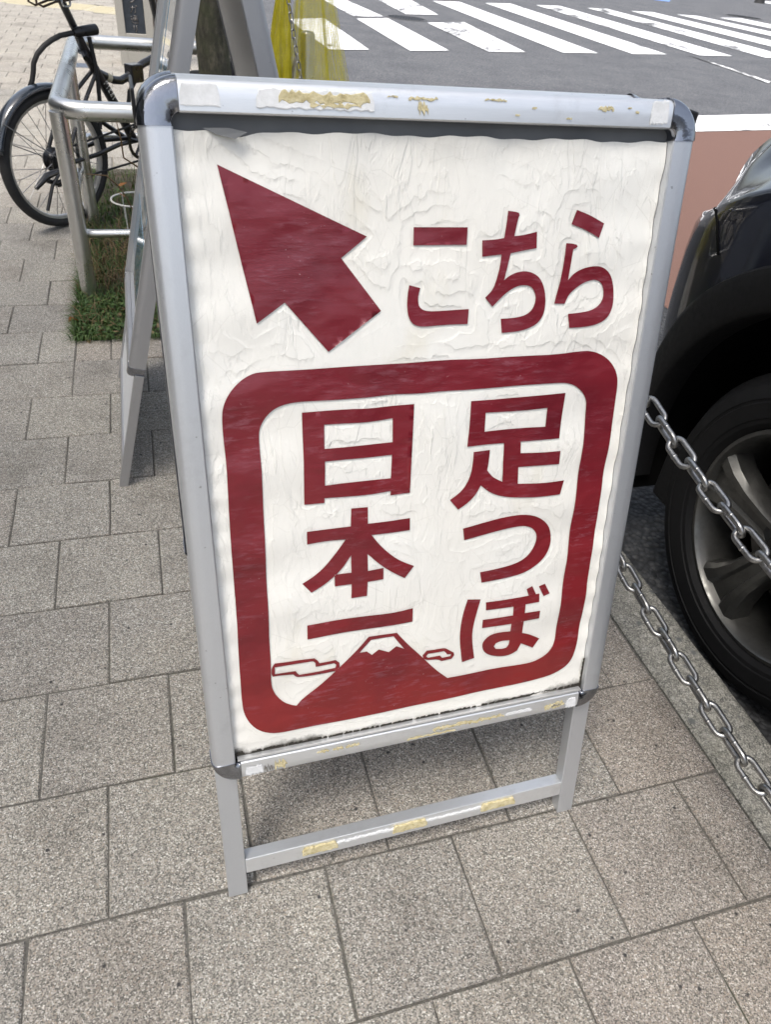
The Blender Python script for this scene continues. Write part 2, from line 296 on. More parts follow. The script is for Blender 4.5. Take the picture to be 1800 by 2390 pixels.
def m_joint():
    m, nt, b = mat('joint_sand'); v = coords(nt, 'World')
    c = ramp(nt, noise(nt, v, 160, 5, 0.7), [(0.3, (0.065, 0.062, 0.055)), (0.6, (0.15, 0.142, 0.125)), (0.8, (0.22, 0.21, 0.185))])
    c = mix(nt, ramp(nt, noise(nt, v, 4, 5), [(0.55, 0), (0.7, 0.5)]), c, (0.05, 0.06, 0.02))
    L(nt, c, b.inputs['Base Color']); b.inputs['Roughness'].default_value = 0.95; bump(nt, b, noise(nt, v, 300, 3), 0.7, 0.003)
    return m
M = {}
M['paver'] = m_paver(); M['paver_pink'] = m_paver('pink_granite_paver', (1.03, 0.995, 0.98))
M['asphalt'] = m_asphalt(); M['kerb'] = m_kerb(); M['joint'] = m_joint()
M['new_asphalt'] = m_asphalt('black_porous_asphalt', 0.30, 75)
M['white_paint'] = m_paint('white_road_paint', (0.80, 0.81, 0.82), (0.36, 0.43))
M['worn_paint'] = m_paint('worn_road_paint', (0.80, 0.81, 0.82), (0.415, 0.485), 2.4)
M['faded_paint'] = m_paint('faded_road_paint', (0.75, 0.75, 0.75), (0.50, 0.56), 4)
M['red_paint'] = m_paint('red_lane_coating', (0.150, 0.076, 0.053), (0.30, 0.36), 6, 0.6)
M['blue_paint'] = m_paint('blue_road_paint', (0.16, 0.28, 0.60), (0.3, 0.4))

# ------------------------------------------------------------------ ground, road, kerb, paving
def sheet(name, pts, z, m, parent=None):
    b = MB(); b.add([(x, y, z) for x, y in pts], [tuple(range(len(pts)))])
    return b.build(name, m, parent)
BIG = 400
road = struct(sheet('road', [tuple(P3(5.66, BIG*5)[:2]), tuple(P3(BIG*5, BIG*5)[:2]), tuple(P3(BIG*5, -BIG*5)[:2]), tuple(P3(5.66, -BIG*5)[:2])], ROAD_Z, M['asphalt']))
ZEBRA = DATA['zebra']
for n, q in enumerate(ZEBRA):
    o = sheet('crosswalk_stripe', q, ROAD_Z+0.008, M['worn_paint'] if n in (1, 3, 4, 7, 8) else M['white_paint'], road)
st = DATA['stop']; sheet('stop_line', st, ROAD_Z+0.008, M['white_paint'], road)
redp = [st[5], st[4], st[3]] + [tuple(P3(44, 30)[:2]), tuple(P3(11.22, 30)[:2]), tuple(P3(11.22, -12)[:2])]
sheet('red_lane', redp, ROAD_Z+0.004, M['red_paint'], road)
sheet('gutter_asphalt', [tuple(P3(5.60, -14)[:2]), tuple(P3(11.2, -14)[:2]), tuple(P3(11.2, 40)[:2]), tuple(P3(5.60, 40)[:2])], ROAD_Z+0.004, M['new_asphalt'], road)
sheet('lane_line', DATA['thin'], ROAD_Z+0.008, M['faded_paint'], road)
sheet('lane_line', DATA['wline'], ROAD_Z+0.008, M['white_paint'], road)
sheet('lane_marking', DATA['blue'], ROAD_Z+0.008, M['blue_paint'], road)

pavement = MB()
def pp(i, j, z): return tuple(P3(i, j, z))
# bed of joint sand, with the tree pit left open
PIT = (-0.5, 4.3, -9.2, 0.33)
for (i0, i1, j0, j1) in [(-BIG, PIT[0], -BIG, BIG), (PIT[0], PIT[1], -BIG, PIT[2]), (PIT[0], PIT[1], PIT[3], BIG), (PIT[1], 4.95, -BIG, BIG)]:
    pavement.add([pp(i0, j0, -0.004), pp(i1, j0, -0.004), pp(i1, j1, -0.004), pp(i0, j1, -0.004)], [(0, 1, 2, 3)])
pavement = struct(pavement.build('pavement', M['joint']))
def paver_mesh(li, lj, seed):
    """bevelled slab li x lj units, top at z = 0, lightly irregular outline"""
    r = np.random.default_rng(seed); g = 0.0015
    x, y = li*PT/2-g, lj*PT/2-g; c = 0.0022
    def ring(ins, z):
        pts = []
        for sx, sy in ((-1, -1), (0, -1), (1, -1), (1, 0), (1, 1), (0, 1), (-1, 1), (-1, 0)):
            pts.append((sx*(x-ins)+r.normal(0, 0.0005), sy*(y-ins)+r.normal(0, 0.0005), z))
        return pts
    vs = ring(0, -0.05) + ring(0, -c) + ring(c, 0)
    fs = [tuple(16+k for k in range(8))]
    for a in (0, 8): fs += [(a+k, a+(k+1) % 8, a+8+(k+1) % 8, a+8+k) for k in range(8)]
    me = bpy.data.meshes.new('paver'); me.from_pydata(vs, [], fs); me.materials.append(M['paver']); me.update(); fix_normals(me); return me
cells = []     # (i centre, j centre, li, lj)
for j in range(-48, 24):
    off = 0.0 if j % 2 == 0 else 0.5
    for n in range(-12, 8):
        i0, i1 = n+off, n+off+1
        spans = [(i0, min(i1, 4.94))]
        if j < 1:                                       # rows that meet the pit
            if i0 < PIT[0] < i1 and j >= -9: spans = [(i0, PIT[0])]
            elif i0 >= PIT[0]-1e-6 and i1 <= PIT[1]+0.71 and j >= -9: continue
        for a, b in spans:
            if b-a < 0.2 or a >= 4.9: continue
            cells.append(((a+b)/2, j+0.5, b-a, 1.0))
for n in range(10): cells.append((-0.5+0.25+0.5*n, 0.665, 0.5, 0.67))   # cut pieces along the pit
for j in range(-9, 1): cells.append((4.62, j+0.5, 0.62, 1.0))
vis = []
for c in cells:
    if abs(c[1]+40.9-0.28*(c[0]+0.75)) < 1.55: continue                   # tactile strip
    x, y, z = project(P3(c[0], c[1], 0))
    if z < 0.15 or not (-260 < x < 2060 and -160 < y < 2700):
        if c[0] > -9: vis.append((0.0, c))
        continue
    a = c[2]*c[3]*PT*PT*(FPX/z)**2 * (CAM_H/np.linalg.norm(P3(c[0], c[1])-CPOS))
    vis.append((a, c))
vis.sort(key=lambda t: -t[0])
pmeshes = {}
restm = MB()
for n, (a, c) in enumerate(vis):
    key = (round(c[2], 2), round(c[3], 2), n % 5)
    if key not in pmeshes: pmeshes[key] = paver_mesh(c[2], c[3], n)
    pos = P3(c[0], c[1], random.gauss(0, 0.0008))
    tilt = (random.gauss(0, 0.003), random.gauss(0, 0.003), PSI + random.gauss(0, 0.0025))
    if n < 300:
        o = bpy.data.objects.new('paver', pmeshes[key]); COL.objects.link(o); o.parent = pavement
        o.location = tuple(pos); o.rotation_euler = tilt
        if c[3] < 0.9 or (c[0] > 3.4 and random.random() < 0.5):
            o.material_slots[0].link = 'OBJECT'; o.material_slots[0].material = M['paver_pink']
    else:
        me = pmeshes[key]; ca, sa = math.cos(PSI), math.sin(PSI)
        restm.add([(pos[0]+ca*v.co.x-sa*v.co.y, pos[1]+sa*v.co.x+ca*v.co.y, v.co.z+pos[2]) for v in me.vertices], [tuple(p.vertices) for p in me.polygons])
ro = restm.build('far_pavers', M['paver'], pavement); ro['kind'] = 'stuff'
# yellow tactile tiles
M['tactile'] = simple('yellow_tactile', (0.50, 0.46, 0.34), 0.8, nscale=40, bstr=0.2)
tm = MB(); tm.box(-0.148, 0.148, -0.148, 0.148, -0.04, 0.0)
for k in range(4): tm.box(-0.13, 0.13, -0.118+k*0.075, -0.092+k*0.075, -0.001, 0.005)
t0 = tm.build('tactile_tile', M['tactile'], pavement, bevel=0)
first = True
for r_ in range(2):
    for n in range(12):
        o = t0 if first else t0.copy()
        if not first: COL.objects.link(o)
        first = False
        ii = -9+n*1.455-0.4*r_; o.location = tuple(P3(ii, -40.9+0.28*(ii+0.75)+(-0.77+1.54*r_), 0)); o.rotation_euler = (0, 0, PSI-math.atan(0.28))
# kerb stones
kerb = MB(); kerb.add([pp(4.95, -BIG, -0.03), pp(5.63, -BIG, -0.03), pp(5.63, BIG, -0.03), pp(4.95, BIG, -0.03), pp(5.63, -BIG, -0.14), pp(5.63, BIG, -0.14)], [(0, 1, 2, 3), (1, 4, 5, 2)])
kerb = struct(kerb.build('kerb', M['kerb']))
def kerb_mesh():
    b = MB(); w0, w1 = 4.962*PT, 5.64*PT; prof = [(w0, -0.2), (w0, -0.003), (w0+0.004, 0), (w1-0.016, 0.0), (w1-0.007, -0.0025), (w1-0.002, -0.008), (w1, -0.018), (w1+0.006, -0.2)]
    n = 24; Ln = 1.0
    rr = np.random.default_rng(3); jit = rr.normal(0, 0.0012, (n+1, 8, 2))
    def fn(u, v):
        p = prof[v]; q = jit[u, v] if 2 < v < 7 else (0, 0)
        return (p[0]+q[0], -Ln/2+0.002+(Ln-0.004)*u/n, p[1]+q[1]*0.6)
    b.grid(n+1, 8, fn)
    b.add([fn(0, v) for v in range(8)], [tuple(range(8))]); b.add([fn(n, v) for v in range(8)], [tuple(range(8))])
    return b
k0 = kerb_mesh().build('kerb_stone', M['kerb'], kerb, smooth=True, auto=40)
for n in range(-12, 4):
    o = k0 if n == -12 else k0.copy()
    if n != -12: COL.objects.link(o)
    o.location = tuple(P3(0, 5.6+2.5+n*5)); o.rotation_euler = (0, 0, PSI)   # local x = across (units of metres from i=0), local y = along the kerb
# manhole covers and the small plate
M['iron'] = simple('cast_iron', (0.028, 0.028, 0.03), 0.55, 0.3, 40, 0.3, 0.3)
M['ironring'] = simple('iron_ring', (0.12, 0.12, 0.12), 0.6, 0.3, 40, 0.2)
for n, q in enumerate(DATA['man']):
    c = np.mean(np.array(q), 0); rad = 0.33 if n == 0 else 0.5
    e = empty('manhole_cover', (c[0], c[1], ROAD_Z))
    tag(e, ['round dark manhole cover between two crosswalk stripes behind the yellow net', 'round dark manhole cover at the far right beyond the crosswalk stripes'][n], 'manhole')
    b = MB(); b.lathe([(rad, 0.0), (rad, 0.007), (rad*0.92, 0.008), (rad*0.92, 0.003)], (0, 0, 0), (0, 0, 1), (1, 0, 0), 40); b.build('rim', M['ironring'], e)
    b = MB(); b.lathe([(0.0001, 0.006), (rad*0.90, 0.006), (rad*0.905, 0.001)], (0, 0, 0), (0, 0, 1), (1, 0, 0), 40)
    for a in range(-6, 7):
        for c_ in range(-6, 7):
            x, y = a*rad*0.13, c_*rad*0.13
            if math.hypot(x, y) < rad*0.84: b.box(x-rad*0.04, x+rad*0.04, y-rad*0.04, y+rad*0.04, 0.005, 0.0095)
    b.build('lid', M['iron'], e)
M['plate'] = simple('steel_plate', (0.22, 0.25, 0.30), 0.5, 0.6, 40, 0.3)
c = DATA['plate']; b = MB(); b.box(-0.11, 0.11, -0.08, 0.08, -0.02, 0.003)
for n in range(5): b.box(-0.09, 0.09, -0.065+n*0.03, -0.053+n*0.03, 0.003, 0.0055)
o = b.build('utility_cover', M['plate']); o.location = (c[0], c[1], 0.0005); o.rotation_euler = (0, 0, PSI)
tag(o, 'small grey ribbed steel cover in the paving behind the bicycle frame', 'cover')

# ------------------------------------------------------------------ tree pit, grass
M['soil'] = simple('soil', (0.055, 0.043, 0.030), 0.95, 0, 60, 0.45, 0.8)
pit = MB()
def soilz(i, j): return -0.02 + 0.012*math.sin(i*2.1+j)*math.cos(j*1.3) + 0.006*math.sin(7*i+3*j)
nu, nv = 30, 50
pit.grid(nu, nv, lambda u, v: tuple(P3(PIT[0]+(PIT[1]-PIT[0])*u/(nu-1), PIT[2]+(PIT[3]-PIT[2])*v/(nv-1), soilz(PIT[0]+(PIT[1]-PIT[0])*u/(nu-1), PIT[2]+(PIT[3]-PIT[2])*v/(nv-1)))))
pit = struct(pit.build('tree_pit', M['soil'], smooth=True))
def m_leafy(name, cols, trans=0.25):
    m, nt, b = mat(name); g = N(nt, 'NewGeometry')
    c = ramp(nt, g.outputs['Random Per Island'], [(n/(len(cols)-1), x) for n, x in enumerate(cols)])
    L(nt, c, b.inputs['Base Color']); b.inputs['Roughness'].default_value = 0.55
    tr = N(nt, 'BsdfTranslucent'); L(nt, c, tr.inputs[0]); mx = N(nt, 'MixShader'); mx.inputs[0].default_value = trans
    L(nt, b.outputs[0], mx.inputs[1]); L(nt, tr.outputs[0], mx.inputs[2]); L(nt, mx.outputs[0], nt.nodes['Material Output'].inputs[0])
    return m
M['grass'] = m_leafy('grass', [(0.035, 0.075, 0.018), (0.06, 0.12, 0.028), (0.09, 0.15, 0.035), (0.05, 0.10, 0.02), (0.11, 0.13, 0.04)])
M['straw'] = m_leafy('dry_straw', [(0.16, 0.10, 0.045), (0.23, 0.16, 0.075), (0.11, 0.065, 0.03), (0.28, 0.21, 0.11)])
M['dead_leaf'] = m_leafy('dead_leaf', [(0.30, 0.11, 0.03), (0.38, 0.15, 0.04), (0.24, 0.09, 0.03)], 0.15)
def blades(n, dens, hgt, wid, lean, name, m):
    b = MB(); k = 0
    while k < n:
        i = PIT[0]-0.04 + (PIT[1]-PIT[0]+0.04)*random.random()**1.6; j = PIT[2]+(PIT[3]+0.05-PIT[2])*random.random()**0.65
        if random.random() > dens(i, j): continue
        k += 1
        base = P3(i, j, -0.02); a = random.random()*2*math.pi; h = hgt*(0.5+random.random()*0.9); w = wid*(0.6+random.random()*0.8)
        d = np.array([math.cos(a), math.sin(a), 0]); sd_ = np.array([-d[1], d[0], 0]); ln = lean*(0.3+random.random())
        p1 = base + np.array([0, 0, h*0.55]) + d*h*ln*0.35; p2 = base + np.array([0, 0, h*(1-0.35*ln)]) + d*h*ln
        b.add([base-sd_*w, base+sd_*w, p1-sd_*w*0.8, p1+sd_*w*0.8, p2], [(0, 1, 3, 2), (2, 3, 4)])
    return struct(b.build(name, m), 'stuff')
gr = blades(9000, lambda i, j: 1.0 if j > -1.6 else (0.75 if i < 1.2 else 0.4), 0.045, 0.0019, 0.9, 'grass', M['grass'])
dg = blades(1500, lambda i, j: 1.0 if (i-0.6)**2/0.9+(j+2.6)**2/2.6 < 1 else 0.12, 0.075, 0.0013, 1.1, 'dry_grass', M['straw'])
b = MB()      # low broad-leaved weeds between the grass
for k in range(260):
    i = PIT[0]+0.02+1.6*random.random(); j = PIT[3]-1.3*random.random()**1.3
    c0 = P3(i, j, 0.002+0.03*random.random()); a = random.random()*6.283; l_ = 0.005+0.006*random.random()
    d = np.array([math.cos(a), math.sin(a), 0.25]); s_ = np.array([-math.sin(a), math.cos(a), 0.1])
    b.add([c0, c0+d*l_+s_*l_*0.5, c0+d*l_*2, c0+d*l_-s_*l_*0.5], [(0, 1, 2), (0, 2, 3)])
struct(b.build('ground_weeds', M['grass']), 'stuff')

b = MB(); rl = np.random.default_rng(8)      # withered leaf litter along the edge of the pit
for k in range(70):
    i = PIT[0]+0.05+2.0*rl.random(); j = PIT[3]+0.03-1.1*rl.random()**1.5; c0 = P3(i, j, 0.004+0.022*rl.random()); a = rl.random()*6.283; l_ = 0.008+0.012*rl.random()
    d = np.array([math.cos(a), math.sin(a), 0.35*rl.normal()]); s_ = np.array([-math.sin(a), math.cos(a), 0.3*rl.normal()]); b.add([c0, c0+d*l_*0.6+s_*l_*0.4, c0+d*l_*1.5, c0+d*l_*0.6-s_*l_*0.4], [(0, 1, 2), (0, 2, 3)])
struct(b.build('leaf_litter', M['straw']), 'stuff')
b = MB()      # stray blades leaning over the edge of the paving
for k in range(420):
    side_ = rl.random() < 0.45
    i, j = (PIT[0]+0.03, PIT[3]-2.6*rl.random()**1.4) if side_ else (PIT[0]+2.3*rl.random(), PIT[3]-0.02)
    base = P3(i, j, -0.004); out_ = (-PU if side_ else PV)+rl.normal(0, 0.55, 3)*np.array([1, 1, 0]); out_ /= np.linalg.norm(out_); h = 0.018+0.030*rl.random(); w = 0.0016; sd_ = np.array([-out_[1], out_[0], 0])
    p1 = base+out_*h*0.45+np.array([0, 0, h*0.6]); p2 = base+out_*h*(0.9+0.5*rl.random())+np.array([0, 0, max(0.004, h*0.35)]); b.add([base-sd_*w, base+sd_*w, p1+sd_*w*0.8, p1-sd_*w*0.8, p2], [(0, 1, 2, 3), (3, 2, 4)])
struct(b.build('edge_grass', M['grass']), 'stuff')

# ------------------------------------------------------------------ materials of the signs
def m_alu(name='anodised_aluminium', base=(0.65, 0.67, 0.70), rough=0.38, dirt=0.12, axis=(40, 40, 2)):
    m, nt, b = mat(name); v = coords(nt, 'Object'); vb = coords(nt, 'Object', scale=axis)
    br = noise(nt, vb, 30, 3)
    c = mix(nt, br, tuple(x*0.93 for x in base), tuple(min(1, x*1.05) for x in base))
    sm = ramp(nt, noise(nt, v, 22, 6, 0.7), [(0.55, 0), (0.72, dirt)])
    c = mix(nt, sm, c, (0.22, 0.215, 0.20))
    spk = ramp(nt, noise(nt, v, 160, 2, 0.5), [(0.745, 0), (0.77, 0.5)]); c = mix(nt, spk, c, (0.20, 0.20, 0.20))
    L(nt, c, b.inputs['Base Color']); b.inputs['Metallic'].default_value = 0.72
    r = ramp(nt, br, [(0.3, rough-0.05), (0.7, rough+0.08)]); r = mix(nt, sm, r, 0.7); L(nt, r, b.inputs['Roughness'])
    bump(nt, b, br, 0.06, 0.0005)
    return m
def m_chrome():
    m, nt, b = mat('chrome'); v = coords(nt, 'Object')
    b.inputs['Base Color'].default_value = (0.30, 0.31, 0.34, 1); b.inputs['Metallic'].default_value = 1
    sc = ramp(nt, noise(nt, v, 60, 6, 0.75, 1.0), [(0.50, 0.03), (0.64, 0.22)]); L(nt, sc, b.inputs['Roughness'])
    bump(nt, b, math_(nt, 'ADD', noise(nt, v, 34, 3, 0.5), math_(nt, 'MULTIPLY', noise(nt, v, 240, 3, 0.6, 1.5), 0.05)), 0.30, 0.006)
    return m
M['alu'] = m_alu(); M['alu_h'] = m_alu('anodised_aluminium_lit_rail', (0.80, 0.815, 0.83), 0.36, 0.15, (2, 40, 40)); M['chrome'] = m_chrome()  # rails paler than stiles: brighter light on upturned faces put into the colour
M['alu_grey'] = m_alu('grey_aluminium', (0.47, 0.47, 0.48), 0.42, 0.2)
M['backing'] = simple('dark_backing', (0.11, 0.116, 0.122), 0.6, 0, 30, 0.2)
M['black_plastic'] = simple('black_plastic', (0.012, 0.012, 0.014), 0.35, 0, 50, 0.2)
M['gasket'] = simple('grey_gasket', (0.14, 0.14, 0.145), 0.5, 0, 60, 0.2)
M['smear'] = simple('grey_smear', (0.20, 0.19, 0.175), 0.8, 0, 90, 0.5, 0.5)
M['grime'] = simple('grime', (0.03, 0.026, 0.020), 0.9, 0, 90, 0.5, 0.5)
def m_tape():
    m, nt, b = mat('old_tape_adhesive'); v = coords(nt, 'Object')
    c = ramp(nt, noise(nt, v, 120, 6, 0.7), [(0.3, (0.40, 0.33, 0.16)), (0.5, (0.62, 0.54, 0.32)), (0.7, (0.72, 0.66, 0.46))])
    c = mix(nt, ramp(nt, noise(nt, v, 45, 5, 0.7), [(0.60, 0), (0.72, 0.7)]), c, (0.12, 0.10, 0.07))
    L(nt, c, b.inputs['Base Color']); b.inputs['Roughness'].default_value = 0.85; bump(nt, b, noise(nt, v, 220, 5, 0.7), 0.8, 0.002)
    return m
M['tape'] = m_tape()
def m_pale_tape():
    m, nt, b = mat('pale_tape'); v = coords(nt, 'Object')
    c = ramp(nt, noise(nt, v, 60, 6, 0.7), [(0.35, (0.68, 0.69, 0.69)), (0.6, (0.80, 0.81, 0.82))]); L(nt, c, b.inputs['Base Color'])
    b.inputs['Roughness'].default_value = 0.6; bump(nt, b, noise(nt, v, 150, 4), 0.4, 0.001); return m
M['pale_tape'] = m_pale_tape()

def m_poster():
    """white vinyl film, cracked and peeling in thin layers round the print, mould along the lower edge"""
    m, nt, b = mat('peeling_white_film'); v = coords(nt, 'Object')
    tc = N(nt, 'TexCoord'); sep = N(nt, 'SeparateXYZ'); L(nt, tc.outputs['Object'], sep.inputs[0])
    at = N(nt, 'Attribute'); at.attribute_name = 'print_dist'; pd = at.outputs['Fac']
    vv = coords(nt, 'Object', scale=(1.0, 1.0, 0.14)); vw = coords(nt, 'Object', scale=(1, 1, 0.5))
    wr = noise(nt, vv, 62, 3, 0.5, 0.4)                              # long soft vertical ripples
    fl = noise(nt, vw, 20, 5, 0.55, 0.3)
    lay = math_(nt, 'ADD', math_(nt, 'MULTIPLY', pd, 70.0), math_(nt, 'MULTIPLY', fl, 4.0))
    near = ramp(nt, math_(nt, 'MULTIPLY', pd, 20.0), [(0.03, 0.0), (0.10, 1.0), (0.55, 0.85), (1.0, 0.25)])
    broken = ramp(nt, noise(nt, v, 13, 4), [(0.36, 0.0), (0.50, 1.0)])
    frac = math_(nt, 'FRACT', lay)                                    # saw-tooth: each layer lifts, then breaks off
    saw = math_(nt, 'MULTIPLY', math_(nt, 'MULTIPLY', math_(nt, 'POWER', frac, 5.0), near), broken)
    fl2 = noise(nt, vv, 40, 4, 0.55, 0.5); f2 = math_(nt, 'FRACT', math_(nt, 'MULTIPLY', fl2, 6.0)); saw2 = math_(nt, 'POWER', f2, 9.0)
    patch = ramp(nt, noise(nt, v, 8, 3), [(0.38, 0.1), (0.54, 1.0)])
    upper = ramp(nt, sep.outputs[2], [(0.30, 0.45), (0.66, 1.0)])
    h = math_(nt, 'ADD', math_(nt, 'MULTIPLY', saw, 0.9), math_(nt, 'MULTIPLY', wr, 0.85))
    h = math_(nt, 'ADD', h, math_(nt, 'MULTIPLY', math_(nt, 'MULTIPLY', saw2, patch), 0.55))
    h = math_(nt, 'MULTIPLY', h, upper)
    bump(nt, b, h, 0.68, 0.0014)
    base = ramp(nt, noise(nt, v, 7, 5), [(0.3, (0.83, 0.81, 0.75)), (0.7, (0.88, 0.87, 0.82))])
    yel = ramp(nt, noise(nt, vw, 16, 5), [(0.60, 0), (0.8, 0.5)]); base = mix(nt, yel, base, (0.70, 0.65, 0.50))
    edge = ramp(nt, math_(nt, 'MULTIPLY', math_(nt, 'MULTIPLY', frac, near), broken), [(0.90, 0), (0.98, 0.22)]); base = mix(nt, edge, base, (0.52, 0.50, 0.45))
    # mould on the lower edge and a greyer tone under the top rail, each with its own ragged outline
    nz = noise(nt, v, 26, 7, 0.7); nb = noise(nt, v, 5.5, 3)
    lo = math_(nt, 'SUBTRACT', sep.outputs[2], 0.2520)
    lim = math_(nt, 'MULTIPLY', math_(nt, 'MULTIPLY', math_(nt, 'POWER', nb, 1.8), 0.085), ramp(nt, math_(nt, 'ABSOLUTE', sep.outputs[0]), [(0.05, 0.12), (0.17, 0.42), (0.235, 1.0)]))
    mo = math_(nt, 'SUBTRACT', lim, math_(nt, 'ADD', lo, math_(nt, 'MULTIPLY', math_(nt, 'SUBTRACT', nz, 0.5), 0.035)))
    mo = ramp(nt, math_(nt, 'MULTIPLY', mo, 60.0), [(0.0, 0), (0.55, 0.85)]); base = mix(nt, mo, base, (0.045, 0.038, 0.028))
    hi = math_(nt, 'SUBTRACT', 0.9300, sep.outputs[2])
    top_tone = math_(nt, 'SUBTRACT', math_(nt, 'MULTIPLY', nb, 0.06), math_(nt, 'ADD', hi, math_(nt, 'MULTIPLY', math_(nt, 'SUBTRACT', nz, 0.5), 0.04)))
    top_tone = ramp(nt, math_(nt, 'MULTIPLY', top_tone, 26.0), [(0.1, 0), (0.9, 0.30)]); base = mix(nt, top_tone, base, (0.33, 0.325, 0.30))
    hair = ramp(nt, voro(nt, coords(nt, 'Object', scale=(1, 1, 0.5)), 38, 'DISTANCE_TO_EDGE'), [(0.0, 0.20), (0.012, 0)]); base = mix(nt, math_(nt, 'MULTIPLY', hair, patch), base, (0.35, 0.33, 0.28))
    L(nt, base, b.inputs['Base Color']); b.inputs['Roughness'].default_value = 0.5
    return m
def m_print():
    m, nt, b = mat('crimson_print_film'); v = coords(nt, 'Object'); vs_ = coords(nt, 'Object', scale=(0.22, 1, 1))
    tc = N(nt, 'TexCoord'); sep = N(nt, 'SeparateXYZ'); L(nt, tc.outputs['Object'], sep.inputs[0])
    c = ramp(nt, sep.outputs[2], [(0.28, (0.235, 0.019, 0.019)), (0.40, (0.205, 0.016, 0.021)), (0.75, (0.180, 0.014, 0.024)), (0.9, (0.195, 0.019, 0.031))])
    st_ = noise(nt, vs_, 190, 5, 0.65); pt = ramp(nt, noise(nt, v, 15, 4), [(0.40, 0), (0.62, 1)])
    c = mix(nt, math_(nt, 'MULTIPLY', ramp(nt, st_, [(0.52, 0), (0.66, 0.55)]), pt), c, (0.30, 0.10, 0.13))
    c = mix(nt, ramp(nt, noise(nt, v, 10, 5), [(0.45, 0), (0.75, 0.5)]), c, (0.085, 0.007, 0.015))
    spk = ramp(nt, noise(nt, v, 260, 2), [(0.73, 0), (0.77, 0.4)]); c = mix(nt, math_(nt, 'MULTIPLY', spk, pt), c, (0.55, 0.40, 0.42))
    L(nt, c, b.inputs['Base Color']); b.inputs['Roughness'].default_value = 0.27
    nn = bump(nt, None, math_(nt, 'MULTIPLY', st_, ramp(nt, pt, [(0, 0.25), (1, 1)])), 0.65, 0.0011)
    bump(nt, b, noise(nt, coords(nt, 'Object', scale=(0.7, 1, 1.2)), 20, 2, 0.45), 0.8, 0.008, nn)
    return m
M['poster'] = m_poster(); M['print'] = m_print()

# ------------------------------------------------------------------ A-frame signs
def poster_h(s, t):
    """real buckling of the loose film (metres, towards the viewer)"""
    top = np.exp(-(0.9600-t)/0.018); ph = 2*math.pi*(s/0.052 + 0.25*np.sin(s*17))
    h = 0.0016*top*(0.5+0.5*np.cos(ph)) + 0.0012*np.exp(-(0.9600-t)/0.06)*np.sin(2*math.pi*s/0.12+1)
    h += 0.0012*np.exp(-(s+0.2455)/0.012)*np.sin(2*math.pi*t/0.034+2*np.sin(t*21))
    h += 0.0009*np.exp(-(0.2455-s)/0.012)*np.sin(2*math.pi*t/0.041+2*np.sin(t*15))
    h += 0.0013*np.sin(2*math.pi*(t/0.085+0.8*s)+1.6*np.sin(s*14))*np.exp(-((s+0.19)/0.06)**2)
    h += 0.0011*np.sin(2*math.pi*(t/0.075-0.9*s))*np.exp(-((s-0.20)/0.05)**2)
    h += 0.0007*np.sin(2*math.pi*(s/0.13+t/0.31))+0.0005*np.sin(2*math.pi*(t/0.16-s/0.4))
    return h
PROF = [(0.0, -0.034), (0.0, -0.0125), (0.0, -0.0012), (0.05, 0.0), (0.40, 0.0006), (0.74, 0.0004), (0.87, -0.0014), (0.95, -0.0048), (0.99, -0.0100), (1.0, -0.0160), (1.0, -0.034)]
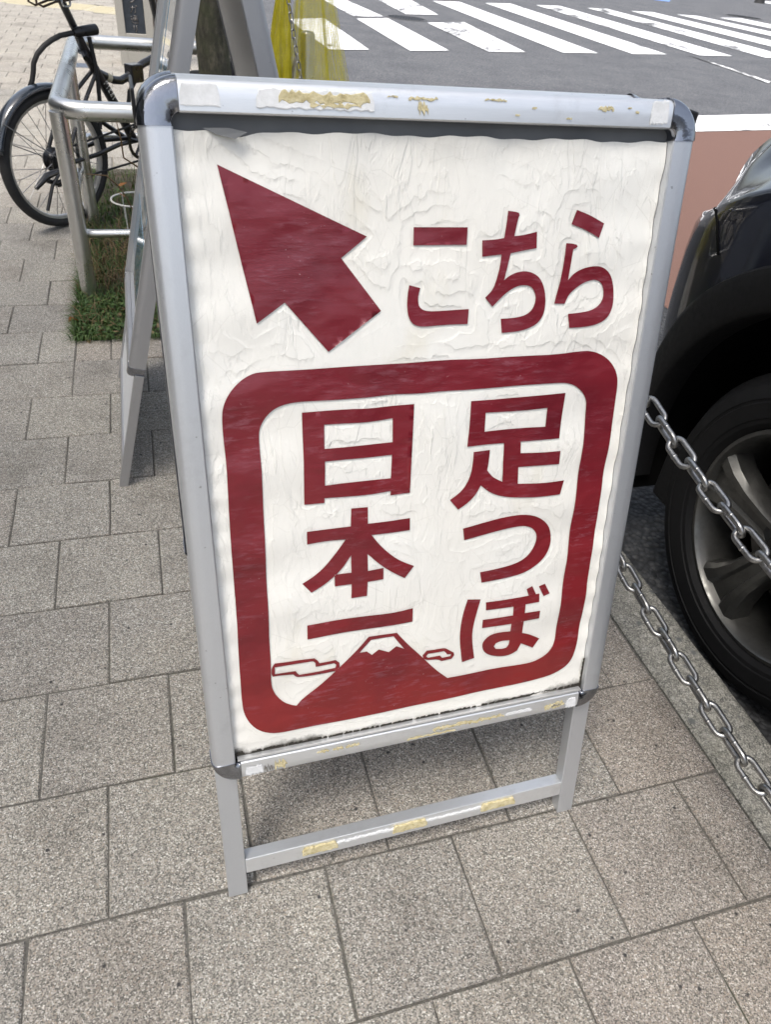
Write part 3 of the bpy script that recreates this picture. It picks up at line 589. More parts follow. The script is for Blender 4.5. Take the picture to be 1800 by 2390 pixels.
def build_leaf(root, lean, tT, tB, back, flip_y=None, poster=None):
    """one leaf: stiles, rails, corner caps, legs, cross bar. leaf coords: s across, t up the slope, n out of the face"""
    sl, cl = math.sin(lean), math.cos(lean)
    def X(s, t, n):
        y = t*sl - n*cl; z = t*cl + n*sl
        if flip_y is not None: return (-s, flip_y-y, z)
        return (s, y, z)
    WI, WO = 0.2461, 0.2742
    alu, alu_h = M['alu'], M['alu_h']
    for sg in (-1, 1):
        b = MB(); K = len(PROF)
        b.grid(2, K, lambda u, v: X(sg*(WI+(WO-WI)*PROF[v][0]), (tB+0.030, tT-0.0103)[u], PROF[v][1]))
        b.add([X(sg*(WI+(WO-WI)*p[0]), tB+0.030, p[1]) for p in PROF], [tuple(range(K))]); b.add([X(sg*(WI+(WO-WI)*p[0]), tT-0.0103, p[1]) for p in PROF], [tuple(range(K))])
        b.build('frame_stile', alu, root, smooth=True, auto=35)
        # chrome corner caps, turned round the inner corner
        for top in (1, 0):
            px, pt = sg*0.2400, (tT-0.0103 if top else tB+0.0300)
            ri, ro_s = 0.0061, 0.0350
            ro_t = 0.0385 if top else 0.0315
            ti = 0.0105 if top else 0.0015
            nseg = 14; b = MB(); grow = 1.010
            def cv(u, v):
                a = math.pi/2*u/nseg; w = u/nseg
                r0 = ri*(1-w)+ti*w; r1 = (ro_s*(1-w)+ro_t*w)*grow
                e = PROF[v][0]; r = r0+(r1-r0)*e; n = PROF[v][1]*(1.0 if v > 5 else 1) + (0.0009 if v > 1 else 0)
                return X(px+sg*r*math.cos(a), pt+(1 if top else -1)*r*math.sin(a), n)
            b.grid(nseg+1, K, cv)
            for u in (0, nseg): b.add([cv(u, v) for v in range(K)], [tuple(range(K))])
            b.build('corner_cap', M['chrome'], root, smooth=True, auto=50)
        # leg: square tube standing on the ground
        b = MB(); s0, s1 = sg*0.2454, sg*0.2720; n0, n1 = -0.0144, -0.0335
        vs = [X(s, t if t is not None else -n*sl/cl, n) for t in (None, tB+0.012) for n in (n0, n1) for s in (s0, s1)]
        b.add(vs, [(0, 1, 3, 2), (4, 6, 7, 5), (0, 4, 5, 1), (2, 3, 7, 6), (0, 2, 6, 4), (1, 5, 7, 3)])
        b.build('leg', M['alu'], root, bevel=0.0012)
    for nm, t0, t1, inv in (('top_rail', tT, tT+0.0268, False), ('bottom_rail', tB+0.0285, tB, True)):
        b = MB(); K = len(PROF)
        w = 0.2395
        b.grid(2, K, lambda u, v: X((-w, w)[u], t0+(t1-t0)*PROF[v][0], PROF[v][1]))
        for s in (-w, w): b.add([X(s, t0+(t1-t0)*p[0], p[1]) for p in PROF], [tuple(range(K))])
        o = b.build(nm, alu_h, root, smooth=True, auto=35)
        if inv:   # thin bead on which the film rests
            b = MB(); b.box(-0.243, 0.243, -0.0025, 0.0, -0.0095, -0.0015, lambda s, t, n: X(s, tB+0.0325+t, n)); b.build('glazing_bead', M['alu_h'], o)
    b = MB(); b.box(-0.247, 0.247, tB+0.02, tT+0.008, -0.0325, -0.0128, lambda s, t, n: X(s, t, n)); b.build('backing_panel', M['backing'] if poster != 'plain' else M['alu_grey'], root)
    b = MB(); b.box(-0.2452, 0.2452, 0.0437, 0.0700, -0.0335, -0.0146, lambda s, t, n: X(s, t, n)); b.build('cross_bar', M['alu_h'], root, bevel=0.001)
    return X

def outline_dense(poly, step):
    out = []
    for k in range(len(poly)):
        a, b = np.array(poly[k]), np.array(poly[(k+1) % len(poly)]); n = max(1, int(np.linalg.norm(b-a)/step))
        for q in range(n): out.append(a+(b-a)*q/n)
    return out
def inside(polys, p):
    c = False
    for poly in polys:
        n = len(poly)
        for k in range(n):
            x0, y0 = poly[k]; x1, y1 = poly[(k+1) % n]
            if (y0 > p[1]) != (y1 > p[1]) and p[0] < (x1-x0)*(p[1]-y0)/(y1-y0)+x0: c = not c
    return c
def chaikin(poly, thr=0.80):
    """round the traced curve a little: only where the corner is blunt"""
    P = [np.array(p) for p in poly]; out = []; n = len(P)
    for k in range(n):
        a, b, c = P[k-1], P[k], P[(k+1) % n]; u = (b-a)/np.linalg.norm(b-a); w = (c-b)/np.linalg.norm(c-b)
        if thr < u@w < 0.9995: out += [b+(a-b)*0.25, b+(c-b)*0.25]
        else: out.append(b)
    return out

sign = empty('a_frame_sign', (0.1029, 0.5194, 0), 0.361821)
tag(sign, 'silver A-frame sign in front with peeling white poster and crimson arrow and Japanese lettering', 'sign')
LEAN = 0.251326
tT, tB = 0.9712, 0.2303
XF = build_leaf(sign, LEAN, tT, tB, None)
ytop = 1.0*math.sin(LEAN)+0.034*math.cos(LEAN)
build_leaf(sign, LEAN*0.96, tT-0.012, tB, None, flip_y=2*ytop+0.004, poster='plain')
NP = -0.0100
b = MB(); b.box(-0.2395, 0.2395, ytop-0.020, ytop+0.026, 0.940, 0.953); b.build('hinge_strip', M['alu_h'], sign, bevel=0.002)
# the film
gs, gt = 172, 240
S_ = np.linspace(-0.2456, 0.2456, gs)
b = MB(); SS, TT = np.meshgrid(S_, np.linspace(0, 1, gt), indexing='ij')
topedge = 0.9592 + 0.0008*np.sin(S_*60) + 0.0006*np.sin(S_*173+1) - 0.010*np.exp(-((S_+0.19)/0.018)**2)*0.55 - 0.006*np.exp(-((S_+0.235)/0.012)**2)*0
TT = 0.2612 + (topedge[:, None]-0.2612)*TT
HH = poster_h(SS, TT)
b.v = [XF(s, t, NP+h) for s, t, h in zip(SS.ravel(), TT.ravel(), HH.ravel())]
b.f = [(u*gt+v, (u+1)*gt+v, (u+1)*gt+v+1, u*gt+v+1) for u in range(gs-1) for v in range(gt-1)]; b.mi = [0]*len(b.f)
poster = b.build('poster', M['poster'], sign, smooth=True)
poster['label'] = 'white poster film, cracked and peeling, mouldy along its lower edge'
GL = {k: [[(x/10000, y/10000) for x, y in c] for c in v] for k, v in DATA['G'].items()}
allseg = []
for k, v in GL.items():
    for c in v:
        for q in range(len(c)): allseg.append((c[q], c[(q+1) % len(c)]))
A = np.array([s[0] for s in allseg]); Bv = np.array([s[1] for s in allseg]); D = Bv-A; DD = (D*D).sum(1)
pts = np.stack([SS.ravel(), TT.ravel()], 1); dist = np.full(len(pts), 9.0)
for q in range(0, len(pts), 4000):
    p = pts[q:q+4000][:, None, :]; tt = np.clip(((p-A)*D).sum(2)/DD, 0, 1); dist[q:q+4000] = np.sqrt((((A+tt[..., None]*D)-p)**2).sum(2)).min(1)
att = poster.data.attributes.new('print_dist', 'FLOAT', 'POINT'); att.data.foreach_set('value', dist.astype(np.float32))
def print_mesh(name, polys, label):
    polys = [chaikin(chaikin(p)) for p in polys]
    dense = [outline_dense(p, 0.005) for p in polys]
    vs, es = [], []
    for d in dense:
        o = len(vs); vs += [Vector((float(p[0]), float(p[1]))) for p in d]; es += [(o+k, o+(k+1) % len(d)) for k in range(len(d))]
    al = np.array([p for d in dense for p in d]); lo, hi = al.min(0), al.max(0)
    for x in np.arange(lo[0]+0.003, hi[0], 0.006):
        for y in np.arange(lo[1]+0.003, hi[1], 0.006):
            if inside(polys, (x, y)): vs.append(Vector((float(x), float(y))))
    r = geometry.delaunay_2d_cdt(vs, es, [], 1 if False else 0, 1e-6)
    ov, of = r[0], r[2]
    fs = [f for f in of if inside(polys, tuple(sum((ov[i] for i in f), Vector((0, 0)))/len(f)))]
    b = MB(); b.add([XF(p.x, p.y, NP+0.0013+float(poster_h(np.float64(p.x), np.float64(p.y)))) for p in ov], fs)
    o = b.build(name, M['print'], poster, smooth=True)
    # every face of the print looks out of the poster
    me = o.data; outn = Vector(XF(0, 0, 1)) - Vector(XF(0, 0, 0))
    if sum((p.normal.dot(outn) for p in me.polygons)) < 0: me.flip_normals()
    o['label'] = label; return o
for key, nm, lb in [('arrow', 'printed_arrow', 'crimson arrow pointing to the upper left'), ('ko_top', 'printed_character', 'upper stroke of the character ko'), ('ko_low', 'printed_character', 'lower stroke of the character ko'),
                    ('chi', 'printed_character', 'character chi'), ('ra_dot', 'printed_character', 'dot of the character ra'), ('ra', 'printed_character', 'body of the character ra'),
                    ('nichi', 'printed_character', 'character for sun'), ('hon', 'printed_character', 'character for origin'), ('ichi', 'printed_character', 'character for one'),
                    ('ashi', 'printed_character', 'character for foot'), ('tsu', 'printed_character', 'character tsu'), ('bo_left', 'printed_character', 'left stroke of the character bo'),
                    ('bo', 'printed_character', 'body of the character bo'), ('bo_dot', 'printed_character', 'second dot of the character bo'),
                    ('border', 'printed_border', 'crimson rounded border rising into a snow-capped mountain'), ('cloud_l', 'printed_cloud', 'outlined cloud left of the mountain'), ('cloud_r', 'printed_cloud', 'outlined cloud right of the mountain')]:
    print_mesh(key if False else nm, GL[key], lb)
# old tape and adhesive left on the rails
def residue(s0, s1, t0, t1, n, thick, m, rag=0.18, seed=0, name='tape_residue', holes=0):
    r = np.random.default_rng(seed); k = max(14, int((s1-s0)/0.003)); up = []; lo = []
    for q in range(k+1):
        w = q/k; e = min(1, 6*w, 6*(1-w))**0.5; s = s0+(s1-s0)*w
        up.append((s, t0+(t1-t0)*(1-rag*r.random())*1.0 if 0 < q < k else (t0+t1)/2+(t1-t0)*0.3*e)); lo.append((s, t0+(t1-t0)*rag*r.random()))
    b = MB()
    b.grid(k+1, 4, lambda u, v: XF(up[u][0] if v > 1 else lo[u][0], lo[u][1]+(up[u][1]-lo[u][1])*(0, 0.06, 0.94, 1)[v], n+(0.0 if v in (0, 3) else thick*(0.9+0.2*r.random()))))
    return b.build(name, m, sign)
def topn(t): return 0.0013
residue(-0.176, -0.072, 0.9755, 0.9925, 0.0010, 0.0004, M['pale_tape'], 0.12, 1)
residue(-0.157, -0.076, 0.9795, 0.9915, 0.0014, 0.0004, M['tape'], 0.35, 2)
residue(-0.130, -0.084, 0.9772, 0.9835, 0.0014, 0.0004, M['tape'], 0.6, 22)
for sd_, (s0, s1, t0, t1) in enumerate([(-0.040, -0.012, 0.9862, 0.9908), (-0.031, -0.021, 0.9745, 0.9872), (0.034, 0.056, 0.9885, 0.9915), (0.154, 0.171, 0.9835, 0.9895), (-0.060, -0.050, 0.988, 0.9905),
                                        (0.083, 0.088, 0.9832, 0.9858), (0.066, 0.0705, 0.977, 0.9795), (0.120, 0.126, 0.976, 0.978), (0.196, 0.200, 0.983, 0.986), (0.187, 0.191, 0.987, 0.989)]):
    residue(s0, s1, t0, t1, 0.0009, 0.0006, M['tape'], 0.5, 30+sd_)
residue(0.214, 0.2345, 0.9735, 0.9965, 0.0006, 0.0004, M['pale_tape'], 0.1, 41)
residue(-0.2385, -0.206, 0.9755, 0.9935, 0.0007, 0.0003, M['pale_tape'], 0.05, 42)
for sd_, (s0, s1, t0, t1, mm) in enumerate([(-0.198, -0.182, 0.2345, 0.2540, 'tape'), (-0.143, -0.127, 0.2475, 0.2545, 'tape'), (-0.122, -0.108, 0.2465, 0.2535, 'tape'), (-0.105, -0.086, 0.247, 0.2535, 'tape'), (0.016, 0.122, 0.2430, 0.2520, 'tape'), (-0.02, 0.05, 0.2375, 0.2425, 'tape'),
                                            (0.185, 0.217, 0.2385, 0.2535, 'tape'), (-0.2115, -0.199, 0.2345, 0.2500, 'grime'), (0.125, 0.165, 0.244, 0.251, 'pale_tape'), (-0.235, -0.213, 0.2345, 0.2535, 'pale_tape'), (0.219, 0.236, 0.2345, 0.2545, 'pale_tape'), (0.196, 0.211, 0.2415, 0.2490, 'grime')]):
    residue(s0, s1, t0, t1, 0.0011 + (0.0006 if mm == 'grime' and s0 > 0 else 0), 0.0004, M[mm if mm != 'grime' else 'smear'], {'tape': 0.45, 'grime': 0.8}.get(mm, 0.25), 60+sd_, 'tape_residue' if mm != 'grime' else 'grime_patch')
for sd_, (s0, s1) in enumerate([(-0.166, -0.115), (-0.032, 0.021), (0.108, 0.164)]):
    residue(s0, s1, 0.0522, 0.0668, -0.0143, 0.0035, M['tape'], 0.12, 90+sd_)
residue(-0.165, 0.163, 0.0560, 0.0635, -0.0144, 0.0012, M['pale_tape'], 0.45, 95)
b = MB(); rg = np.random.default_rng(5)
b.grid(120, 2, lambda u, v: XF(-0.2455+0.491*u/119, 0.2600+(0.0 if v == 0 else 0.0022+0.0018*rg.random()+0.006*max(0, abs(u/59.5-1)-0.72)), -0.0086))              # wet dirt collected in the lower channel
for q in range(240):
    s = 0.2455*(1-2*rg.random()); w = 0.0035*(0.4+rg.random()); t = 0.2640+0.0015*rg.random(); e = 0.0015+0.007*max(0, abs(s)/0.2455-0.55)*rg.random()+0.001*rg.random()
    b.add([XF(s-w, t-0.004, -0.0088), XF(s+w, t-0.004, -0.0088), XF(s+w*0.6, t+e, -0.0080), XF(s-w*0.5, t+e*0.8, -0.0080)], [(0, 1, 2, 3)])
for q in range(60):
    t = 0.265+0.045*rg.random()**2; s = 0.2453; b.add([XF(s, t-0.004, -0.0065), XF(s-0.001-0.002*rg.random(), t-0.002, -0.0072), XF(s-0.001-0.0025*rg.random(), t+0.003, -0.0072), XF(s, t+0.004, -0.0065)], [(0, 1, 2, 3)])
b.build('channel_dirt', M['grime'], sign)
# torn flap of film at the upper left
b = MB(); b.add([XF(-0.222, 0.9605, -0.0065), XF(-0.200, 0.9610, -0.0055), XF(-0.184, 0.9580, -0.0045), XF(-0.195, 0.9525, -0.0025), XF(-0.210, 0.9555, -0.0045)], [(0, 1, 2, 3, 4)])
b.build('torn_flap', M['backing'], sign)
for sg in (-1, 1):   # hinge plates between the leaves
    b = MB(); b.box(sg*0.2735, sg*0.2765, ytop-0.03, ytop+0.03, 0.925, 0.955); b.build('hinge', M['black_plastic'], sign, bevel=0.002)

# second sign, seen end-on behind the first
BET = math.radians(13.65)
Q = np.array([-0.910*2/3, 1.972*2/3, 0.0])
B2 = Q - 0.272*PV - 0.0335*PU
sign2 = empty('a_frame_sign', tuple(B2), PSI-math.pi/2)
tag(sign2, 'taller grey A-frame sign standing end-on between the front sign and the tree guard rail', 'sign')
tT2, tB2 = 1.065, 0.288
M['_a'], M['_h'] = M['alu'], M['alu_h']; M['alu'] = M['alu_grey']; M['alu_h'] = M['alu_grey']
X2 = build_leaf(sign2, BET, tT2, tB2, None, poster='plain')
yt2 = 1.095*math.sin(BET)+0.034*math.cos(BET)
X2b = build_leaf(sign2, BET*0.98, tT2, tB2, None, flip_y=2*yt2+0.012, poster='plain')
M['alu'], M['alu_h'] = M['_a'], M['_h']
def m_gloss():
    m, nt, b = mat('glossy_poster_cover'); v = coords(nt, 'Object'); tc = N(nt, 'TexCoord'); s = N(nt, 'SeparateXYZ'); L(nt, tc.outputs['Object'], s.inputs[0])
    c = ramp(nt, noise(nt, v, 6, 3), [(0.4, (0.62, 0.65, 0.68)), (0.7, (0.74, 0.75, 0.75))]); L(nt, c, b.inputs['Base Color'])
    b.inputs['Roughness'].default_value = 0.25; b.inputs['Coat Weight'].default_value = 1.0; b.inputs['Coat Roughness'].default_value = 0.02
    nb_ = noise(nt, v, 9, 3); bump(nt, b, nb_, 0.2, 0.01); return m
M['gloss'] = m_gloss(); M['blue_print'] = simple('blue_print', (0.06, 0.22, 0.36), 0.3, 0, 20, 0.15, coat=1.0)
b = MB(); b.box(-0.2455, 0.2455, tB2+0.031, tT2-0.001, -0.0125, -0.0100, X2); p2 = b.build('poster', M['gloss'], sign2)
for (s0, s1, t0, t1) in [(-0.2455, 0.2455, 0.40, 0.52), (-0.2455, 0.10, 0.56, 0.60), (0.02, 0.22, 0.62, 0.86), (-0.20, -0.05, 0.62, 0.98), (-0.2455, 0.2455, 1.0, 1.055)]:
    b = MB(); b.box(s0, s1, t0, t1, -0.0099, -0.0094, X2); b.build('printed_panel', M['blue_print'], p2)
M['white_board'] = simple('white_board', (0.70, 0.72, 0.74), 0.45, 0, 25, 0.05)
b = MB(); b.box(-0.243, 0.235, 0.035, tB2+0.004, -0.0225, -0.0185, X2); b.build('lower_board', M['white_board'], sign2)

# ------------------------------------------------------------------ tree guard rail
def m_steel(name='brushed_steel', base=(0.72, 0.72, 0.70), rough=0.28, dirtc=(0.45, 0.42, 0.38), ns=35):
    m, nt, b = mat(name); v = coords(nt, 'Object' if ns == 35 else 'World'); n = noise(nt, v, ns, 5, 0.65)
    c = mix(nt, ramp(nt, n, [(0.50, 0), (0.80, 0.3 if ns == 35 else 0.8)]), base, dirtc); L(nt, c, b.inputs['Base Color']); b.inputs['Metallic'].default_value = 1
    L(nt, ramp(nt, noise(nt, v, 14, 5), [(0.3, rough-0.07), (0.7, rough+0.12)]), b.inputs['Roughness'])
    bump(nt, b, noise(nt, v, 180, 3), 0.05, 0.0004); return m
M['steel'] = m_steel(); M['galv'] = m_steel('zinc_chain', (0.40, 0.40, 0.395), 0.34, (0.13, 0.105, 0.08), 160)
def round_loop(i0, i1, j0, j1, z, rad, n=7):
    ru = rad/PT; pts = []
    for ci, cj, a0 in ((i1-ru, j1-ru, 0), (i0+ru, j1-ru, 90), (i0+ru, j0+ru, 180), (i1-ru, j0+ru, 270)):
        for k in range(n):
            a = math.radians(a0+90*k/(n-1)); pts.append((ci+ru*math.cos(a), cj+ru*math.sin(a)))
    return pts
GB = P3(-0.35, -1.33)
guard = empty('tree_guard_rail', tuple(GB), 0); tag(guard, 'brushed steel tube guard rail around the grassy tree pit beside the bicycle', 'guard rail')
def loc(p, o): return tuple(np.asarray(p)-np.asarray(o))
IR = 3.0
b = MB(); b.tube([loc(P3(i, j, 0.565), GB) for i, j in round_loop(-0.36, IR, -7.80, -1.29, 0, 0.085)], 0.0270, 22, closed=True); b.build('top_rail', M['steel'], guard, smooth=True)
b = MB(); b.tube([loc(P3(i, j, 0.20), GB) for i, j in round_loop(-0.46, IR+0.1, -7.90, -1.44, 0, 0.075)], 0.0130, 14, closed=True); b.build('lower_rail', M['steel'], guard, smooth=True)
for i, j in ((-0.345, -1.36), (-0.365, -5.05), (IR-0.02, -1.36), (IR, -5.05)):
    b = MB(); b.tube([loc(P3(i, j, -0.05), GB), loc(P3(i, j, 0.30), GB), loc(P3(i, j, 0.56), GB)], 0.0255, 20); b.build('post', M['steel'], guard, smooth=True, auto=40)

# ------------------------------------------------------------------ folding bicycle
HUB = np.array([-1.4220, 2.9470, 0.0]); BAZ = 1.106; RW = 0.2430
bike = empty('bicycle', tuple(HUB), BAZ); tag(bike, 'small-wheeled black folding bicycle parked behind the steel guard rail', 'bicycle')
M['rubber'] = simple('black_rubber', (0.018, 0.018, 0.019), 0.7, 0, 90, 0.3, 0.3); M['bike_black'] = simple('black_frame_paint', (0.012, 0.012, 0.014), 0.3, 0, 40, 0.3, coat=0.6)
M['rim'] = simple('alloy_rim', (0.55, 0.55, 0.54), 0.35, 0.8, 60, 0.15); M['spoke'] = simple('spoke_steel', (0.30, 0.30, 0.31), 0.35, 0.9, 60, 0.2)
M['fender'] = simple('dark_blue_fender', (0.020, 0.028, 0.040), 0.12, 0, 20, 0.3, coat=1.0); M['white_ink'] = simple('white_decal', (0.72, 0.71, 0.66), 0.4, 0, 90, 0.2)
def wheel(a, name):
    w = MB(); w.lathe([(RW*0.905, 0.020), (RW*0.94, 0.0225), (RW*0.975, 0.018), (RW*0.995, 0.009), (RW, 0.0), (RW*0.995, -0.009), (RW*0.975, -0.018), (RW*0.94, -0.0225), (RW*0.905, -0.020), (RW*0.87, -0.013), (RW*0.87, 0.013)], (a, 0, RW), (0, 1, 0), (0, 0, 1), 56, closed_prof=True)
    t = w.build(name, M['rubber'], bike, smooth=True, auto=60); t.name = name
    r = MB(); r.lathe([(RW*0.905, 0.0125), (RW*0.90, 0.0140), (RW*0.835, 0.0115), (RW*0.82, 0.006), (RW*0.82, -0.006), (RW*0.835, -0.0115), (RW*0.90, -0.0140), (RW*0.905, -0.0125)], (a, 0, RW), (0, 1, 0), (0, 0, 1), 56, closed_prof=True)
    r.build('rim', M['rim'], t, smooth=True, auto=35)
    for k in range(28):
        an = 2*math.pi*k/28; sd_ = 1 if k % 2 else -1; off = 0.55*(1 if (k//2) % 2 else -1); hr = 0.036
        p0 = (a+hr*math.cos(an+off), sd_*0.026, RW+hr*math.sin(an+off)); p1 = (a+RW*0.825*math.cos(an), 0.002*sd_, RW+RW*0.825*math.sin(an))
        s = MB(); s.tube([p0, p1], 0.00125, 5); s.build('spoke', M['spoke'], t)
    h = MB(); h.lathe([(0.001, -0.052), (0.012, -0.052), (0.012, -0.040), (0.040, -0.036), (0.044, -0.020), (0.030, -0.012), (0.030, 0.012), (0.044, 0.020), (0.040, 0.030), (0.012, 0.040), (0.012, 0.052), (0.001, 0.052)], (a, 0, RW), (0, 1, 0), (0, 0, 1), 28)
    h.build('hub', M['bike_black'], t, smooth=True, auto=35)
    return t
rw = wheel(0, 'rear_wheel'); fw = wheel(0.80, 'front_wheel')
c = MB()     # sprocket cluster, near side
for k in range(6):
    R_ = 0.052-0.005*k; c.lathe([(0.014, -0.040-0.004*k), (R_, -0.040-0.004*k), (R_, -0.0425-0.004*k), (0.014, -0.0425-0.004*k)], (0, 0, RW), (0, 1, 0), (0, 0, 1), 26)
c.build('sprocket', M['bike_black'], bike, smooth=True, auto=35)
def bt(name, pts, r, m=None, seg=12, smooth=True, parent=None):
    b = MB(); b.tube(pts, r, seg); return b.build(name, m or M['bike_black'], parent or bike, smooth=smooth, auto=50)
BB = (0.400, 0, 0.262)
bt('seat_tube', [(0.194, 0, 0.640), (0.222, 0, 0.575), (0.270, 0, 0.495), (0.335, 0, 0.385), BB], [0.0150, 0.0185, 0.0185, 0.018, 0.019])
bt('seat_post', [(0.140, 0, 0.755), (0.196, 0, 0.636)], 0.0135)
bt('seat_clamp', [(0.188, -0.030, 0.575), (0.206, -0.005, 0.590), (0.206, 0.02, 0.590)], [0.010, 0.013, 0.009])
bt('main_tube', [(0.255, 0, 0.522), (0.290, 0, 0.506), (0.335, 0, 0.487), (0.372, 0, 0.482), (0.410, 0, 0.492), (0.445, 0, 0.511), (0.50, 0, 0.532), (0.57, 0, 0.55), (0.64, 0, 0.565)], 0.0150)
b = MB(); b.box(0.415, 0.478, -0.022, 0.022, 0.470, 0.536); b.build('folding_hinge', M['bike_black'], bike, bevel=0.004)
bt('tube_band', [(0.298, 0, 0.5025), (0.318, 0, 0.4940)], 0.0160, M['tactile'])
bt('head_tube', [(0.615, 0, 0.62), (0.65, 0, 0.50)], 0.0200)
for s in (-1, 1):
    bt('seat_stay', [(0.0, s*0.058, RW), (0.06, s*0.055, 0.345), (0.165, s*0.034, 0.455), (0.245, s*0.012, 0.525)], 0.0075)
    bt('chain_stay', [(0.0, s*0.060, RW), (0.16, s*0.055, 0.252), (0.28, s*0.045, 0.268), (BB[0], s*0.022, BB[2])], 0.0085)
    bt('fork_blade', [(0.65, s*0.03, 0.51), (0.70, s*0.055, 0.46), (0.80, s*0.055, RW)], 0.0105)
bt('fork_crown', [(0.65, -0.03, 0.51), (0.65, 0.03, 0.51)], 0.014)
bt('stem', [(0.615, 0, 0.62), (0.57, 0, 0.80), (0.56, 0, 0.95)], 0.014); bt('handlebar', [(0.51, -0.25, 0.95), (0.56, -0.10, 0.95), (0.56, 0.10, 0.95), (0.51, 0.25, 0.95)], 0.011)
b = MB()      # saddle
b.grid(9, 7, lambda u, v: (0.02+0.25*u/8, (0.075*(1-u/8)**1.3+0.018)*math.cos(math.pi*v/6), 0.800+0.045*math.sin(math.pi*v/6)-0.004*u)); sa = b.build('saddle', M['bike_black'], bike, smooth=True)
M['brown_steel'] = simple('brown_steel', (0.12, 0.085, 0.065), 0.35, 0.8, 80, 0.4)
for s in (-1, 1):
    b = MB(); b.tube([(0.022, s*0.02, 0.790), (0.020, s*0.02, 0.748), (0.045, s*0.02, 0.737), (0.10, s*0.02, 0.750), (0.20, s*0.02, 0.758), (0.25, s*0.012, 0.790)], 0.0038, 8); b.build('saddle_rail', M['brown_steel'], sa, smooth=True)
b = MB(); b.tube([(0.138+0.020*math.cos(k*0.55), -0.028+0.004*math.sin(k*1.7), 0.750+0.014*math.sin(k*0.55)) for k in range(40)], 0.0030, 6); b.build('cable_coil', M['rim'], bike, smooth=True)
b = MB()      # rear mudguard
a0, a1, n = math.radians(62), math.radians(166), 22
prof = [(-0.030, -0.010), (-0.024, 0.0015), (-0.012, 0.006), (0, 0.0075), (0.012, 0.006), (0.024, 0.0015), (0.030, -0.010)]
b.grid(n+1, 7, lambda u, v: ((RW+0.014+prof[v][1])*math.cos(a0+(a1-a0)*u/n), prof[v][0], RW+(RW+0.014+prof[v][1])*math.sin(a0+(a1-a0)*u/n)))
mg = b.build('mudguard', M['fender'], bike, smooth=True); sm = mg.modifiers.new('thick', 'SOLIDIFY'); sm.thickness = 0.0016
bt('mudguard_stay', [(0.0, -0.062, RW), (-0.12, -0.036, RW+0.09), (-0.215, -0.032, RW+0.160)], 0.0020, M['spoke'], 6)
bt('mudguard_stay', [(0.0, 0.062, RW), (-0.16, 0.036, RW+0.075), (-0.215, 0.032, RW+0.135)], 0.0020, M['spoke'], 6)
b = MB(); R_ = 0.070     # chainring with arms
b.lathe([(R_*0.80, -0.042), (R_, -0.042), (R_, -0.046), (R_*0.80, -0.046)], BB, (0, 1, 0), (0, 0, 1), 36, closed_prof=True)
for k in range(5):
    a = 2*math.pi*k/5+0.3; b.tube([(BB[0], -0.044, BB[2]), (BB[0]+R_*0.85*math.cos(a), -0.044, BB[2]+R_*0.85*math.sin(a))], 0.006, 6)
b.build('chainring', M['bike_black'], bike, smooth=True, auto=35)
for s, a in ((-1, -0.6), (1, 2.54)):
    p0 = np.array([BB[0], s*0.055, BB[2]]); p1 = p0+np.array([0.16*math.cos(a), s*0.012, 0.16*math.sin(a)])
    ck = bt('crank_arm', [p0, p1], [0.011, 0.008]); b = MB(); b.box(p1[0]-0.045, p1[0]+0.045, p1[1] if s > 0 else p1[1]-0.09, p1[1]+0.09 if s > 0 else p1[1], p1[2]-0.010, p1[2]+0.010); b.build('pedal', M['bike_black'], ck, bevel=0.003)
bt('chain_run', [(0.01, -0.048, RW+0.050), (0.20, -0.046, 0.312), (0.39, -0.044, BB[2]+0.070)], 0.0042, M['rubber'], 6); bt('chain_run', [(-0.05, -0.048, RW-0.075), (0.15, -0.046, 0.182), (0.40, -0.044, BB[2]-0.070)], 0.0042, M['rubber'], 6)
bt('derailleur', [(0.0, -0.052, RW-0.01), (-0.05, -0.056, RW-0.020), (-0.100, -0.056, 0.215), (-0.155, -0.054, 0.180)], [0.010, 0.011, 0.013, 0.008]); bt('derailleur_cage', [(-0.10, -0.050, 0.20), (-0.06, -0.050, 0.180), (-0.02, -0.05, 0.185)], 0.009)
bt('kickstand', [(-0.04, -0.062, RW-0.02), (-0.09, -0.066, 0.18), (-0.135, -0.070, 0.100)], 0.0065)
bt('brake_cable', [(0.475, -0.01, 0.505), (0.435, -0.01, 0.475), (0.400, -0.01, 0.440), (0.388, -0.01, 0.400), (0.400, -0.01, 0.33)], 0.0085, M['rubber'], 6)
bt('brake_cable', [(0.225, -0.02, 0.64), (0.235, -0.022, 0.55), (0.236, -0.022, 0.49), (0.232, -0.02, 0.42), (0.215, -0.02, 0.33)], 0.0080, M['rubber'], 8)
# lettering on the seat tube
b = MB(); LET = {'P': [[(0, 0), (0, 1), (.55, 1), (.55, .5), (0, .5)]], 'I': [[(.25, 0), (.25, 1)]], 'K': [[(0, 0), (0, 1)], [(.55, 1), (0, .45), (.55, 0)]], 'A': [[(0, 0), (.28, 1), (.56, 0)], [(.12, .38), (.45, .38)]]}
d_ = np.array([0.508, 0, -0.861]); e_ = np.array([0.861, 0, 0.508]); st_ = np.array([0.276, 0, 0.486])
for q, ch in enumerate('PIKAI'):
    for pl in LET[ch]:
        pts_ = [st_ + d_*(0.0155*q+x*0.0135) + e_*((y-0.5)*0.020) + np.array([0, -0.0178, 0]) for x, y in pl]
        for p0, p1 in zip(pts_[:-1], pts_[1:]):
            t_ = (p1-p0)/np.linalg.norm(p1-p0); n_ = np.cross(t_, [0, 1, 0])*0.0016; b.add([p0-n_, p1-n_, p1+n_, p0+n_], [(0, 1, 2, 3)])
b.build('lettering', M['white_ink'], bike)
lock = empty('cable_lock', tuple(HUB), BAZ); tag(lock, 'thick black cable lock looped over the bicycle seat post', 'lock')
